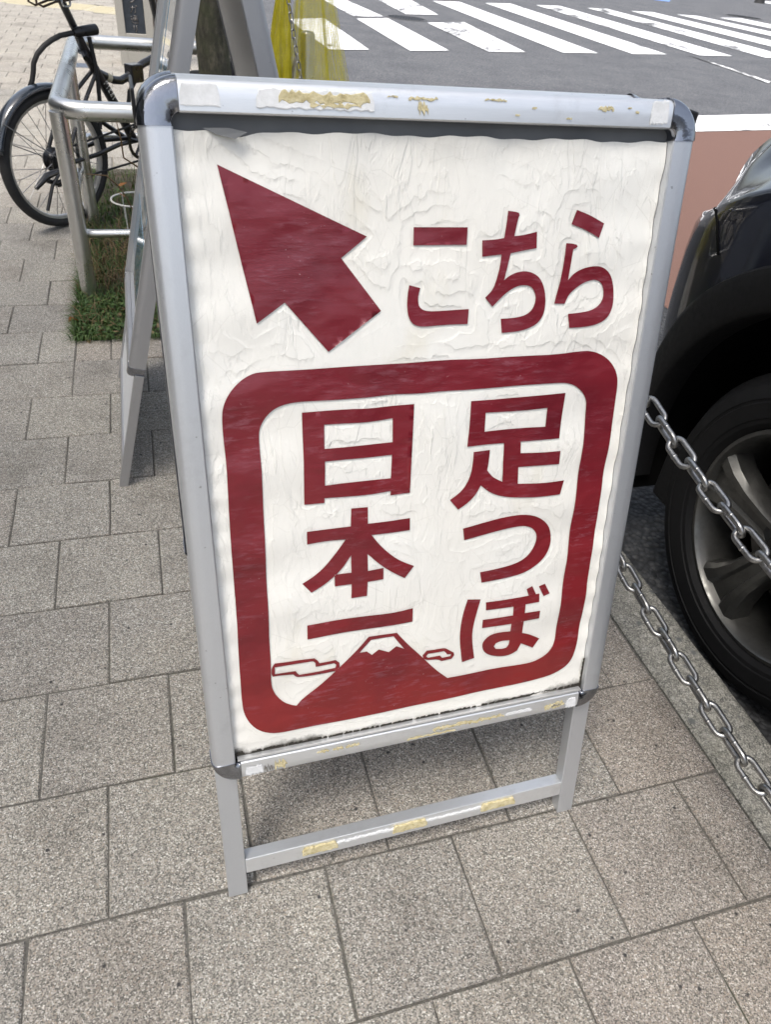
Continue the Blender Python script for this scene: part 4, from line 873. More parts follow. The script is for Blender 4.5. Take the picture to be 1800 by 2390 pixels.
b = MB(); b.tube([(-0.04, 0.026, 0.485), (-0.022, 0.025, 0.512), (-0.014, 0.020, 0.540), (-0.010, 0.015, 0.566), (0.008, 0.010, 0.594), (0.040, 0.004, 0.619), (0.072, 0.0, 0.635), (0.108, -0.004, 0.647), (0.150, -0.022, 0.656), (0.165, -0.028, 0.659)], 0.0088, 12); b.build('cable', M['rubber'], lock, smooth=True)
b = MB(); b.tube([(0.150, -0.028, 0.656), (0.168, -0.028, 0.659), (0.230, -0.028, 0.662), (0.254, -0.028, 0.663), (0.256, -0.028, 0.663)], [0.011, 0.0165, 0.0185, 0.0185, 0.015], 16); b.build('lock_head', M['black_plastic'], lock, smooth=True, auto=40)

# ------------------------------------------------------------------ tree: trunk, limbs, crown high above the frame
def m_bark():
    m, nt, b = mat('mossy_bark'); v = coords(nt, 'Object'); vz = coords(nt, 'Object', scale=(1, 1, 0.4))
    c = ramp(nt, noise(nt, vz, 55, 7, 0.7), [(0.3, (0.014, 0.013, 0.009)), (0.52, (0.05, 0.046, 0.033)), (0.70, (0.11, 0.10, 0.07))])
    c = mix(nt, ramp(nt, noise(nt, v, 14, 5), [(0.4, 0), (0.65, 0.6)]), c, (0.045, 0.052, 0.022)); L(nt, c, b.inputs['Base Color']); b.inputs['Roughness'].default_value = 0.9
    bump(nt, b, noise(nt, vz, 90, 6, 0.7), 0.8, 0.005); return m
M['bark'] = m_bark()
M['leaf'] = m_leafy('tree_leaf', [(0.04, 0.075, 0.02), (0.06, 0.105, 0.028), (0.085, 0.13, 0.035), (0.05, 0.09, 0.022)], 0.35)
TB = P3(2.30, -5.0); tree = empty('street_tree', tuple(TB)); tag(tree, 'slim street tree with mossy bark growing from the pit behind the end-on sign', 'tree')
b = MB(); n = 26; pts_ = [(0.012*math.sin(k*0.5), 0.010*math.cos(k*0.4), -0.05+2.35*k/(n-1)) for k in range(n)]
b.tube(pts_, [0.066-0.018*(k/(n-1))+0.012*math.exp(-k*0.9)+0.0015*math.sin(k*2.3) for k in range(n)], 20); tr = b.build('trunk', M['bark'], tree, smooth=True)
for k in range(7):
    a = k*0.9+0.3; p0 = np.array([0, 0, 1.9+0.06*k]); d_ = np.array([math.cos(a), math.sin(a), 0.75]); b = MB()
    b.tube([p0, p0+d_*0.35, p0+d_*0.75+np.array([0, 0, 0.12]), p0+d_*1.1+np.array([0, 0, 0.3])], [0.036, 0.028, 0.018, 0.007], 8); b.build('limb', M['bark'], tr, smooth=True)
cr = MB(); rg = np.random.default_rng(21)
cl = [(rg.normal(0, 0.62), rg.normal(0, 0.62), 3.0+rg.normal(0, 0.42), 0.25+0.25*rg.random()) for _ in range(46)]
for (x, y, z, r_) in cl:
    for q in range(105):
        p = np.array([x, y, z])+rg.normal(0, 1, 3)*r_*0.62; p[2] = max(p[2], 2.0)
        a, e = rg.random()*6.283, rg.normal(0, 0.5); d_ = np.array([math.cos(a)*math.cos(e), math.sin(a)*math.cos(e), math.sin(e)]); s_ = np.cross(d_, rg.normal(0, 1, 3)); s_ /= np.linalg.norm(s_)+1e-9
        l_ = 0.045+0.035*rg.random(); cr.add([p, p+d_*l_*0.5+s_*l_*0.28, p+d_*l_, p+d_*l_*0.5-s_*l_*0.28], [(0, 1, 2, 3)])
cr.build('crown', M['leaf'], tree)

# ------------------------------------------------------------------ stone post with a plaque, dark pole
M['granite'] = simple('pale_granite', (0.36, 0.345, 0.31), 0.8, 0, 170, 0.4, 0.4); M['bronze'] = simple('dark_bronze', (0.055, 0.065, 0.080), 0.45, 0.6, 30, 0.4, 0.3)
SB = P3(1.02, -24.2); sp = empty('stone_post', tuple(SB), PSI); tag(sp, 'pale granite street-name post with a dark inset plaque of raised characters', 'post')
b = MB(); b.box(-0.135, 0.135, -0.11, 0.13, -0.03, 1.05)
# face with a recess for the plaque
b2 = MB(); b2.box(-0.135, -0.076, -0.135, -0.11, -0.03, 1.05); b2.box(0.076, 0.135, -0.135, -0.11, -0.03, 1.05); b2.box(-0.076, 0.076, -0.135, -0.11, -0.03, 0.215); b2.box(-0.076, 0.076, -0.135, -0.11, 0.98, 1.05)
b.build('shaft', M['granite'], sp, bevel=0.006); b2.build('face_frame', M['granite'], sp, bevel=0.003)
b = MB(); b.box(-0.075, 0.075, -0.118, -0.1095, 0.216, 0.979); pq = b.build('plaque', M['bronze'], sp)
M['bronze_hi'] = simple('bronze_relief', (0.15, 0.14, 0.135), 0.4, 0.7, 30, 0.3)
CH = [  # strokes inside a unit square, y up
    [[(.15, .75), (.35, .62)], [(.1, .15), (.4, .25), (.7, .5), (.88, .8)]],
    [[(.1, .7), (.75, .75), (.72, .2), (.55, .12)], [(.42, .95), (.35, .45), (.1, .1)], [(.78, .98), (.86, .84)], [(.9, 1.0), (.97, .88)]],
    [[(.1, .85), (.25, .72)], [(.05, .5), (.3, .52), (.15, .2), (.5, .05), (.95, .1)], [(.4, .9), (.85, .9), (.6, .75)], [(.45, .7), (.42, .25)], [(.45, .68), (.85, .68), (.85, .25)], [(.45, .46), (.85, .46)], [(.64, .68), (.64, .28)]],
    [[(.35, .9), (.32, .5), (.4, .4)], [(.65, .95), (.68, .5), (.5, .1)]]]
for q, ch in enumerate(CH):
    b = MB(); zc = 0.432-0.062*q
    for st_ in ch: b.tube([(-0.030+0.060*x, -0.1195, zc-0.027+0.054*y) for x, y in st_], 0.0036, 6)
    b.build('raised_character', M['bronze_hi'], pq, smooth=True)
DPX = DATA['darkpole']; dp = MB(); dp.tube([(0, 0, 0), (0, 0, 0.5), (0, 0, 2.4)], [0.075, 0.07, 0.062], 16)
M['dark_brown'] = simple('dark_brown_bark', (0.040, 0.030, 0.022), 0.85, 0, 40, 0.4, 0.6)
o = dp.build('wooden_pole', M['dark_brown'], smooth=True, auto=40); o.location = tuple(DPX); tag(o, 'dark brown pole standing behind the granite post', 'pole')
# far pole with a dark foot by the opposite kerb
fp = DATA['pole'][0]; e = empty('street_pole', (fp[0], fp[1], ROAD_Z)); tag(e, 'far pole foot at the upper right corner across the road', 'pole')
b = MB(); b.tube([(0, 0, 0), (0, 0, 0.05), (0, 0, 0.30), (0, 0, 0.32)], [0.20, 0.18, 0.15, 0.10], 16); b.build('foot', M['rubber'], e, smooth=True, auto=40)
b = MB(); b.tube([(0, 0, 0.3), (0, 0, 2.5)], 0.09, 16); b.build('shaft', M['alu_grey'], e, smooth=True, auto=40)

# ------------------------------------------------------------------ chain posts and chains
M['post_steel'] = m_steel('post_steel', (0.45, 0.45, 0.44), 0.3)
def chain_post(i, j, h, lb):
    e = empty('chain_post', tuple(P3(i, j))); tag(e, lb, 'post', 'chain posts along the kerb')
    b = MB(); b.tube([(0, 0, -0.03), (0, 0, h-0.012), (0, 0, h-0.003), (0, 0, h)], [0.030, 0.030, 0.024, 0.012], 20); b.build('shaft', M['post_steel'], e, smooth=True, auto=40)
    b = MB(); b.lathe([(0.030, 0.0), (0.052, 0.0), (0.052, 0.006), (0.030, 0.010)], (0, 0, 0.0005), (0, 0, 1), (1, 0, 0), 24); b.build('base_plate', M['post_steel'], e)
    return e
chain_post(4.6, 5.0, 0.68, 'steel chain post by the kerb behind the right side of the front sign'); chain_post(4.6, 15.0, 0.68, 'steel chain post by the near kerb past the right edge of the view'); chain_post(4.25, -5.9, 0.70, 'steel chain post wrapped in the yellow net')
def link_mesh(Lo, W, d):
    r = (W-d)/2; hs_ = (Lo-d)/2-r; pts_ = []
    for sx, a0 in ((1, -90), (-1, 90)):
        for k in range(9):
            a = math.radians(a0+180*k/8); pts_.append((sx*hs_+r*math.cos(a), r*math.sin(a), 0))
    b = MB(); b.tube(pts_, d/2, 10, closed=True)
    b.lathe([(0.0001, -0.0028), (d*0.56, -0.0022), (d*0.60, 0), (d*0.56, 0.0022), (0.0001, 0.0028)], (0, -r, 0), (1, 0, 0), (0, 0, 1), 8)   # the weld
    return b
def chain(name, label, path, Lo, W, d, base, face_cam=True, first_roll=0.0, m=None):
    """links spaced along path (dense polyline of points)"""
    e = empty(name, tuple(base)); tag(e, label, 'chain'); b = link_mesh(Lo, W, d); o0 = b.build('link', m or M['galv'], e, smooth=True); pitch = Lo-2*d*0.98
    P = np.array(path); seg = np.linalg.norm(np.diff(P, axis=0), axis=1); cum = np.concatenate([[0], np.cumsum(seg)]); n = int(cum[-1]/pitch)
    for k in range(n):
        sc_ = (k+0.5)*pitch; q = min(len(seg)-1, np.searchsorted(cum, sc_)-1); c = P[q]+(P[q+1]-P[q])*((sc_-cum[q])/seg[q]); t = (P[q+1]-P[q])/seg[q]
        view = CPOS-c; nrm = view-t*(view@t); nrm /= np.linalg.norm(nrm); sd_ = np.cross(nrm, t)
        roll = first_roll+(0 if k % 2 == 0 else math.pi/2)+random.gauss(0, 0.10); zz = nrm*math.cos(roll)+sd_*math.sin(roll); yy = np.cross(zz, t)
        o = o0 if k == 0 else o0.copy()
        if k: COL.objects.link(o)
        o.matrix_local = Matrix(((t[0], yy[0], zz[0], c[0]-base[0]), (t[1], yy[1], zz[1], c[1]-base[1]), (t[2], yy[2], zz[2], c[2]-base[2]), (0, 0, 0, 1)))
    return e
CI = 4.6
def sagpath(z0, a, j0=5.15, j1=14.85): return [P3(CI, j, z0+a*(j-10)**2) for j in np.linspace(j0, j1, 120)]
chain('chain', 'upper of the two steel chains between the sign and the car wheel', sagpath(0.4265, 0.0074), 0.0655, 0.0335, 0.0092, P3(CI, 5.0), first_roll=0.25)
chain('chain', 'lower of the two steel chains hanging over the granite kerb', sagpath(0.1505, 0.0075), 0.0655, 0.0335, 0.0092, P3(CI, 5.0), first_roll=0.35)
CT, CB_ = np.array(DATA['nchain'][0]), np.array(DATA['nchain'][1])
chain('chain', 'short bright chain hanging in front of the yellow net', [CT+(CB_-CT)*k/20+np.array([0, 0, -0.02*math.sin(math.pi*k/20)]) for k in range(21)], 0.036, 0.019, 0.0046, CB_*np.array([1, 1, 0]), first_roll=0.5)

# ------------------------------------------------------------------ yellow crow net over the post, rubbish bag
def m_net(nm='yellow_net', th=0.058):
    m, nt, b = mat(nm); tc = N(nt, 'UVMap') if False else None
    at = N(nt, 'Attribute'); at.attribute_name = 'weave'; sp_ = N(nt, 'SeparateXYZ'); L(nt, at.outputs['Vector'], sp_.inputs[0])
    def thread(o): return math_(nt, 'LESS_THAN', math_(nt, 'ABSOLUTE', math_(nt, 'SUBTRACT', math_(nt, 'FRACT', o), 0.5)), th)
    fac = math_(nt, 'MAXIMUM', thread(sp_.outputs[0]), thread(sp_.outputs[1]))
    v = coords(nt, 'Object'); c = ramp(nt, noise(nt, v, 20, 4), [(0.3, (0.56, 0.49, 0.02)), (0.7, (0.78, 0.70, 0.07))]); L(nt, c, b.inputs['Base Color']); b.inputs['Roughness'].default_value = 0.6
    tr = N(nt, 'BsdfTransparent'); tl = N(nt, 'BsdfTranslucent'); L(nt, c, tl.inputs[0]); mm = N(nt, 'MixShader'); mm.inputs[0].default_value = 0.45; L(nt, b.outputs[0], mm.inputs[1]); L(nt, tl.outputs[0], mm.inputs[2])
    mx = N(nt, 'MixShader'); L(nt, fac, mx.inputs[0]); L(nt, tr.outputs[0], mx.inputs[1]); L(nt, mm.outputs[0], mx.inputs[2]); L(nt, mx.outputs[0], nt.nodes['Material Output'].inputs[0]); return m
M['net'] = m_net(); M['net_dense'] = m_net('yellow_net_bunched', 0.30)
NB = P3(4.25, -5.9); net = empty('crow_net', tuple(NB), PSI); tag(net, 'yellow mesh crow net tied round a post beside the end-on sign', 'net')
def net_part(name, nu, nv, fn, wv, mm='net'):
    b = MB(); b.grid(nu, nv, fn); o = b.build(name, M[mm], net, smooth=True)
    w = o.data.attributes.new('weave', 'FLOAT_VECTOR', 'POINT'); arr = np.zeros((len(o.data.vertices), 3), np.float32)
    for u in range(nu):
        for v in range(nv): arr[u*nv+v] = (u*wv[0], v*wv[1], 0)
    w.data.foreach_set('vector', arr.ravel()); return o
def skirt(u, v, ph=0.0, sc=1.0):
    a = 2*math.pi*u/96; z = 0.86*(1-v/39); d_ = 0.86-z
    r = (0.062+0.150*d_)*sc*(1+0.36*math.cos(a+0.25)); r *= 1+(0.16*math.sin(9*a+ph+2*d_)+0.10*math.sin(17*a+3*d_+ph))*min(1, d_*9+0.25)
    return (r*math.cos(a), r*math.sin(a), z+0.004)
net_part('skirt', 97, 40, skirt, (2.2, 4.0)); net_part('inner_fold', 97, 40, lambda u, v: skirt(u, v, 1.7, 0.62), (2.2, 4.0))
def bunch(u, v):
    w = v/39; a = u/60*6.283; r = 0.013+0.026*math.sin(math.pi*min(1.0, 0.06+w*1.05))**0.8; r *= 1+0.20*math.sin(6*a+3.0*w)+0.10*math.sin(11*a-7*w)
    return (r*math.cos(a)-0.108-0.012*math.sin(5*w), r*math.sin(a)-0.06, 0.86-0.80*w)
net_part('bunch', 61, 40, bunch, (2.2, 4.0), 'net_dense')
#net_part('tied_top', 61, 14, lambda u, v: ((0.036+0.010*v)*(1+0.2*math.sin(7*u/60*6.283))*math.cos(u/60*6.283), (0.036+0.010*v)*(1+0.2*math.sin(7*u/60*6.283))*math.sin(u/60*6.283), 0.705+0.012*v), (2.2, 3.0))
M['rope'] = simple('grey_rope', (0.30, 0.28, 0.22), 0.85, 0, 90, 0.3, 0.6)
b = MB(); b.tube([(-0.055-0.02*math.sin(k*0.5), -0.06, 0.62-0.03*k) for k in range(16)], 0.006, 8); b.build('rope', M['rope'], net, smooth=True)
M['bag'] = simple('black_bin_bag', (0.010, 0.010, 0.013), 0.28, 0, 30, 0.3, 0.6)
GBG = P3(3.55, -8.6); bg_ = MB(); rg = np.random.default_rng(4)
def bagf(u, v):
    a = 2*math.pi*u/40; w = v/19; r = 0.20*math.sin(math.pi*min(1, w*0.97+0.03))**0.6*(1-0.35*w)+0.008; r *= 1+0.07*math.sin(11*a+6*w)+0.05*math.sin(5*a-9*w)
    return (r*math.cos(a), r*math.sin(a), 0.005+0.62*w-0.03*math.sin(3*a)*w)
bg_.grid(41, 20, bagf); o = bg_.build('rubbish_bag', M['bag'], smooth=True); o.location = tuple(GBG); tag(o, 'black rubbish bag behind the tree trunk and the yellow net', 'bag')

# ------------------------------------------------------------------ small things in and by the pit
RG = P3(0.53, -4.9); ring = MB()
ring.tube([(0.040*math.cos(2*math.pi*k/40), 0.040*math.sin(2*math.pi*k/40), 0.1) for k in range(40)], 0.0042, 8, closed=True)
M['white_cord'] = simple('white_plastic', (0.62, 0.62, 0.60), 0.5, 0, 150, 0.3)
re_ = empty('plant_ring', tuple(RG)); tag(re_, 'white hoop of a plant support among dry weeds in the tree pit', 'hoop')
r2 = MB(); r2.tube([(0.095*math.cos(2*math.pi*k/48), 0.095*math.sin(2*math.pi*k/48), 0.1) for k in range(48)], 0.0038, 8, closed=True); r2.build('hoop', M['white_cord'], re_, smooth=True)
for k in range(3):
    a = 2.1*k+0.4; b = MB(); b.tube([(0.095*math.cos(a), 0.095*math.sin(a), 0.1), (0.094*math.cos(a), 0.094*math.sin(a), -0.03)], 0.0022, 6); b.build('stake', M['white_cord'], re_)
def leaf_obj(p, l_, rz, tilt, label, curl=0.35):
    b = MB(); n = 8
    b.grid(n+1, 5, lambda u, v: (l_*(u/n-0.5), (v-2)/2*l_*0.26*math.sin(math.pi*min(0.98, max(0.03, u/n)))**0.8, 0.004+curl*l_*((v-2)/2)**2*0.5+0.16*l_*math.sin(u/n*4+0.5)))
    o = b.build('fallen_leaf', M['dead_leaf'], smooth=True); o.location = tuple(p); o.rotation_euler = (tilt, 0.1, rz); tag(o, label, 'leaf', None); return o
leaf_obj(DATA['leaf'][0], 0.045, 1.2, 0.1, 'orange dead leaf on the paving at the corner of the grass')
def weed(path, label, leaves):
    e = empty('dry_weed', tuple(path[0])); tag(e, label, 'weed'); b = MB(); b.tube([loc(p, path[0]) for p in path], [0.0028]*(len(path)-1)+[0.0012], 6); b.build('stalk', M['straw'], e, smooth=True)
    for (p, l_, a, t_) in leaves:
        q = MB(); p = np.array(loc(p, path[0])); d_ = np.array([math.cos(a)*math.cos(t_), math.sin(a)*math.cos(t_), math.sin(t_)]); s_ = np.array([-math.sin(a), math.cos(a), 0.5])
        q.add([p, p+d_*l_*0.35+s_*l_*0.2, p+d_*l_*0.7+s_*l_*0.12, p+d_*l_, p+d_*l_*0.65-s_*l_*0.16, p+d_*l_*0.3-s_*l_*0.2], [(0, 1, 2, 3, 4, 5)]); q.build('leaf', M['dead_leaf'], e)
W = DATA['weed']
weed([np.array(p) for p in W[0]], 'bent dry stalk rising in front of the lower guard rail', [])
weed([np.array(p) for p in W[1]], 'low dry weed with curled orange leaves between the guard posts', [(W[1][2], 0.05, 2.6, 0.2), (W[1][3], 0.035, 0.3, 0.3), (W[1][4], 0.03, 2.2, -0.2)])

# ------------------------------------------------------------------ parked black car (front left corner beside the kerb)
CW = P3(6.078, 7.644, 0.0)                    # below the front-left wheel; local x = forward (away from the camera), local y = away from the kerb... built right-handed
car = empty('parked_car', (CW[0], CW[1], ROAD_Z), PSI+math.pi/2)
tag(car, 'black sport utility car parked against the kerb, front wheel beside the chains', 'car')
# local: x forward (-PV), y to the left (-PU, towards the kerb), z up from the road
def m_carpaint():
    m, nt, b = mat('black_car_paint'); v = coords(nt, 'Object')
    c = mix(nt, noise(nt, v, 400, 2), (0.002, 0.0025, 0.006), (0.005, 0.006, 0.014)); L(nt, c, b.inputs['Base Color'])
    b.inputs['Roughness'].default_value = 0.35; b.inputs['Coat Weight'].default_value = 1.0; b.inputs['Coat Roughness'].default_value = 0.02; b.inputs['Specular IOR Level'].default_value = 0.2
    L(nt, ramp(nt, noise(nt, v, 8, 6, 0.7), [(0.4, 0.015), (0.75, 0.10)]), b.inputs['Coat Roughness']); return m
M['car'] = m_carpaint(); M['clad'] = simple('grey_plastic_cladding', (0.006, 0.006, 0.0065), 0.6, 0, 250, 0.25, 0.25, spec=0.2); M['well'] = simple('wheel_well', (0.003, 0.003, 0.003), 0.9, 0, 40, 0.3, spec=0.1)
M['tyre'] = simple('tyre_rubber', (0.007, 0.007, 0.0075), 0.65, 0, 60, 0.3, 0.2, spec=0.2)
def m_alloy():
    m, nt, b = mat('gunmetal_alloy'); v = coords(nt, 'Object'); n = noise(nt, v, 25, 6, 0.7)
    c = mix(nt, ramp(nt, n, [(0.45, 0), (0.75, 0.6)]), (0.115, 0.114, 0.108), (0.040, 0.038, 0.034)); L(nt, c, b.inputs['Base Color']); b.inputs['Metallic'].default_value = 0.8
    L(nt, ramp(nt, n, [(0.4, 0.28), (0.7, 0.55)]), b.inputs['Roughness']); return m
M['alloy'] = m_alloy(); M['alloy_dark'] = simple('dark_alloy', (0.030, 0.029, 0.027), 0.4, 0.7, 40, 0.3); M['disc'] = simple('brake_disc', (0.20, 0.19, 0.18), 0.4, 0.9, 80, 0.3)
def m_lens():
    m, nt, b = mat('clear_lens'); b.inputs['Base Color'].default_value = (0.92, 0.94, 0.96, 1); b.inputs['Roughness'].default_value = 0.03; b.inputs['IOR'].default_value = 1.45
    b.inputs['Transmission Weight'].default_value = 0.92; b.inputs['Coat Weight'].default_value = 0.5
    L(nt, ramp(nt, noise(nt, coords(nt, 'Object'), 30, 3), [(0.4, 0.02), (0.7, 0.08)]), b.inputs['Roughness']); return m
M['lens'] = m_lens(); M['glass'] = simple('tinted_glass', (0.010, 0.012, 0.012), 0.04, 0, 5, 0.1, coat=1.0)
RT, RR = 0.335, 0.230
SIDE = 0.030           # body side stands 3 cm outside the rim plane
WB, WID = 2.60, 1.78
def outline():
    """plan outline of the left half, from tail to nose; (x, y) with y measured from the rim plane, positive to the kerb"""
    pts_ = []
    for x in np.linspace(-3.35, 0.34, 75): pts_.append((x, SIDE - 0.10*max(0, (-2.6-x)/0.75)**2))
    for k in range(1, 15):                         # rounded front corner
        a = math.pi/2*k/14; pts_.append((0.34+0.36*math.sin(a)**0.95, SIDE-0.36*(1-math.cos(a))))
    for y in np.linspace(-0.42, -(WID/2-SIDE), 12): pts_.append((0.70+0.075*math.sin((y+0.33)/(-(WID/2)+0.36)*math.pi/2) if y < -0.33 else 0.70, y))
    return pts_
OUT = outline(); NO = len(OUT)
def crest(x, y):                                   # height of the shoulder line above the road
    return float(np.interp(x, [-3.4, -0.55, -0.25, 0.0, 0.2, 0.37, 0.52, 0.62, 0.8], [1.03, 0.985, 0.985, 0.975, 0.945, 0.885, 0.800, 0.775, 0.765]))
rows = []
def section(u):
    x, y = OUT[u]; a = OUT[max(0, u-1)]; b_ = OUT[min(NO-1, u+1)]; t = np.array([b_[0]-a[0], b_[1]-a[1]]); t /= np.linalg.norm(t); nin = np.array([t[1], -t[0]])      # inward normal
    if nin@np.array([0-x-1.3, -0.9-y]) < 0: nin = -nin
    zc = crest(x, y); front = min(1, max(0, (x-0.30)/0.3))
    lev = [(0.06, 0.20), (0.030, 0.235), (0.014+0.012*front, 0.34), (0.006+0.010*front, 0.45), (0.0, 0.55), (0.0-0.006*front, 0.61), (0.0-0.010*front, 0.5*(0.61+zc)), (0.002-0.010*front, zc-0.035), (0.006-0.006*front, zc-0.012), (0.022, zc), (0.11-0.055*front, zc+0.030+0.065*front), (0.24-0.115*front, zc+0.062+0.145*front)]
    return [(x+nin[0]*i_, y+nin[1]*i_, z) for i_, z in lev]
SEC = [section(u) for u in range(NO)]; NL = len(SEC[0])
def arch_cut(p): return (math.hypot(p[0], p[2]-RT) < 0.452 or math.hypot(p[0]+WB, p[2]-RT) < 0.452) and p[1] > -0.30
for side in (0, 1):
    def sd2(p): return p if side == 0 else (p[0], -(WID-2*SIDE)-p[1], p[2])
    b = MB(); fine = 4; vs = []; idx = {}
    # finer grid on the side so the arch edge is clean
    us = []
    for u in range(NO-1):
        for q in range(2): us.append(u+q/2)
    us.append(NO-1); vsamp = []
    for v in range(NL-1):
        for q in range(3): vsamp.append(v+q/3)
    vsamp.append(NL-1)
    def P(u, v):
        u0 = min(int(u), NO-2); v0 = min(int(v), NL-2); fu, fv = u-u0, v-v0
        A_ = np.array(SEC[u0][v0])*(1-fu)+np.array(SEC[u0+1][v0])*fu; B_ = np.array(SEC[u0][v0+1])*(1-fu)+np.array(SEC[u0+1][v0+1])*fu
        return A_*(1-fv)+B_*fv
    grid_ = [[P(u, v) for v in vsamp] for u in us]
    for i_, u in enumerate(us):
        for j_, v in enumerate(vsamp):
            p = grid_[i_][j_]
            for cx_ in (0.0, -WB):               # snap the points nearest to the arch onto it
                d_ = math.hypot(p[0]-cx_, p[2]-RT)
                if 0.42 < d_ < 0.452 and p[1] > -0.3: p = np.array([cx_+(p[0]-cx_)/d_*0.452, p[1], RT+(p[2]-RT)/d_*0.452])
            grid_[i_][j_] = p
    nvs = len(vsamp); b.v = [tuple(map(float, sd2(tuple(p)))) for col in grid_ for p in col]
    for i_ in range(len(us)-1):
        for j_ in range(nvs-1):
            c_ = (grid_[i_][j_]+grid_[i_+1][j_]+grid_[i_+1][j_+1]+grid_[i_][j_+1])/4
            if arch_cut(c_): continue
            low = c_[2] < (0.345 if c_[0] > -0.5 and c_[0] > 0.2 else 0.34)
            b.f.append((i_*nvs+j_, (i_+1)*nvs+j_, (i_+1)*nvs+j_+1, i_*nvs+j_+1)); b.mi.append(1 if low else 0)
    b.build('body_side', [M['car'], M['clad']], car, smooth=True, auto=50)
    # wheel-arch cladding and liners, wheels
    for cx_ in (0.0, -WB):
        ys = SIDE if side == 0 else -(WID-2*SIDE)-SIDE; sg = 1 if side == 0 else -1
        b = MB(); prof = [(0.436, -0.055), (0.436, 0.004), (0.440, 0.010), (0.452, 0.0150), (0.492, 0.0135), (0.503, 0.010), (0.508, 0.0), (0.508, -0.02)]
        n = 40; a0, a1 = math.radians(-17), math.radians(197)
        def cl_(u, v):
            a = a0+(a1-a0)*u/n; r, h = prof[v]; r = r+(0.02*max(0, math.cos(a)) if cx_ == 0.0 else 0)*(v > 3); x = cx_+r*math.cos(a); z = RT+r*math.sin(a)
            off = 0.0
            if x > 0.34: off = -0.36*(1-math.cos(math.asin(min(0.99, (x-0.34)/0.36))))
            return (x, ys+sg*(h+off), max(z, 0.185))
        b.grid(n+1, len(prof), cl_); b.build('wheel_arch_trim', M['clad'], car, smooth=True, auto=40)
        b = MB(); b.grid(25, 2, lambda u, v: (cx_+0.46*math.cos(math.radians(-22+224*u/24)), ys-sg*(0.02+0.30*v), max(0.15, RT+0.46*math.sin(math.radians(-22+224*u/24)))))
        b.add([(cx_+0.46*math.cos(math.radians(-22+224*u/24)), ys-sg*0.32, max(0.15, RT+0.46*math.sin(math.radians(-22+224*u/24)))) for u in range(25)], [tuple(range(25))]); b.build('wheel_well', M['well'], car)
        yr = 0.0 if side == 0 else -(WID-2*SIDE); o_ = (cx_, yr, RT); ax = (0, sg, 0)
        b = MB(); b.lathe([(RR-0.004, -0.012), (RR+0.004, 0.000), (RR+0.010, 0.006), (RR+0.012, 0.0085), (RR+0.020, 0.010), (RR+0.022, 0.0125), (RR+0.050, 0.0165), (RR+0.052, 0.0145), (RR+0.056, 0.0145), (RR+0.058, 0.0165), (RR+0.080, 0.010), (RR+0.084, 0.0065), (RT-0.012, -0.006), (RT, -0.022), (RT, -0.175), (RT-0.03, -0.205), (RR, -0.195)], o_, ax, (0, 0, 1), 64); tyre = b.build('wheel', M['tyre'], car, smooth=True, auto=40)
        b = MB(); b.lathe([(RR+0.001, -0.006), (RR, 0.0), (RR-0.008, 0.001), (RR-0.013, -0.006), (RR-0.020, -0.05), (RR-0.028, -0.18)], o_, ax, (0, 0, 1), 64); b.build('rim', M['alloy'], tyre, smooth=True, auto=40)
        b = MB(); b.lathe([(0.001, -0.082), (0.150, -0.082), (0.150, -0.100), (0.001, -0.100)], o_, ax, (0, 0, 1), 40); b.build('brake_disc', M['disc'], tyre)
        b = MB(); b.lathe([(0.001, -0.125), (RR-0.02, -0.125)], o_, ax, (0, 0, 1), 40); b.build('rim_back', M['well'], tyre)
        for k in range(5):
            th = 2*math.pi*k/5+0.10; ca, sa_ = math.cos(th), math.sin(th)
            def W3(r, w, h): return (o_[0]+r*ca-w*sa_, o_[1]+sg*h, o_[2]+r*sa_+w*ca)
            sec = [(0.030, 0.030, -0.014), (0.075, 0.032, -0.010), (0.13, 0.038, -0.007), (0.175, 0.050, -0.006), (0.204, 0.066, -0.006), (0.2205, 0.074, -0.008)]
            b = MB()
            def sp_(u, v):
                r, w, h = sec[u]; q = [(-1.06, -0.050), (-1, -0.010), (-0.80, 0.0), (-0.42, -0.0015), (-0.30, -0.011), (0.28, -0.011), (0.42, -0.0015), (0.80, -0.0005), (1, -0.012), (1.06, -0.050)][v]; return W3(math.sqrt(max(1e-6, r*r-(w*q[0]*0.35)**2)) if u > 2 else r, w*q[0], h+q[1])
            b.grid(6, 10, sp_); b.build('spoke', M['alloy'], tyre, smooth=True, auto=30)
            b = MB(); th2 = th+math.pi/5; b.lathe([(0.001, -0.030), (0.0085, -0.030), (0.0085, -0.018), (0.001, -0.018)], (o_[0]+0.054*math.cos(th2), o_[1], o_[2]+0.054*math.sin(th2)), ax, (0, 0, 1), 6); b.build('lug_nut', M['alloy_dark'], tyre)
        b = MB(); b.lathe([(0.001, -0.004), (0.030, -0.005), (0.036, -0.012), (0.068, -0.026), (0.072, -0.06)], o_, ax, (0, 0, 1), 32); b.build('hub_cap', M['alloy_dark'], tyre, smooth=True, auto=40)
    sm_ = MB(); sm_.tube([sd2(tuple(P(u, v)+np.array([0, 0.001, 0.001]))) for u, v in [(79, 9.0), (78, 8.4), (77, 7.6), (76.2, 6.8), (75.2, 6.1)]], 0.0026, 6); sm_.build('panel_gap', M['well'], car, smooth=True)
    # headlamp: dark bowl with a clear cover, wrapped round the corner between bumper and bonnet
    # (the patch lies a few millimetres proud of the body)
    def HP(u, v, off):
        uu = 82.5+11.0*u; p = P(min(uu, NO-1.01), 9.25+v*(1.70-0.25*(1-u))); q = P(min(uu+0.5, NO-1.001), 9.25+v*(1.70-0.25*(1-u))); r = P(min(uu, NO-1.01), min(NL-1.001, 9.35+v*(1.60-0.25*(1-u))))
        nn = np.cross(q-p, r-p); nn /= np.linalg.norm(nn)+1e-9
        if nn@np.array([0.6, 0.6, 0.4]) < 0: nn = -nn
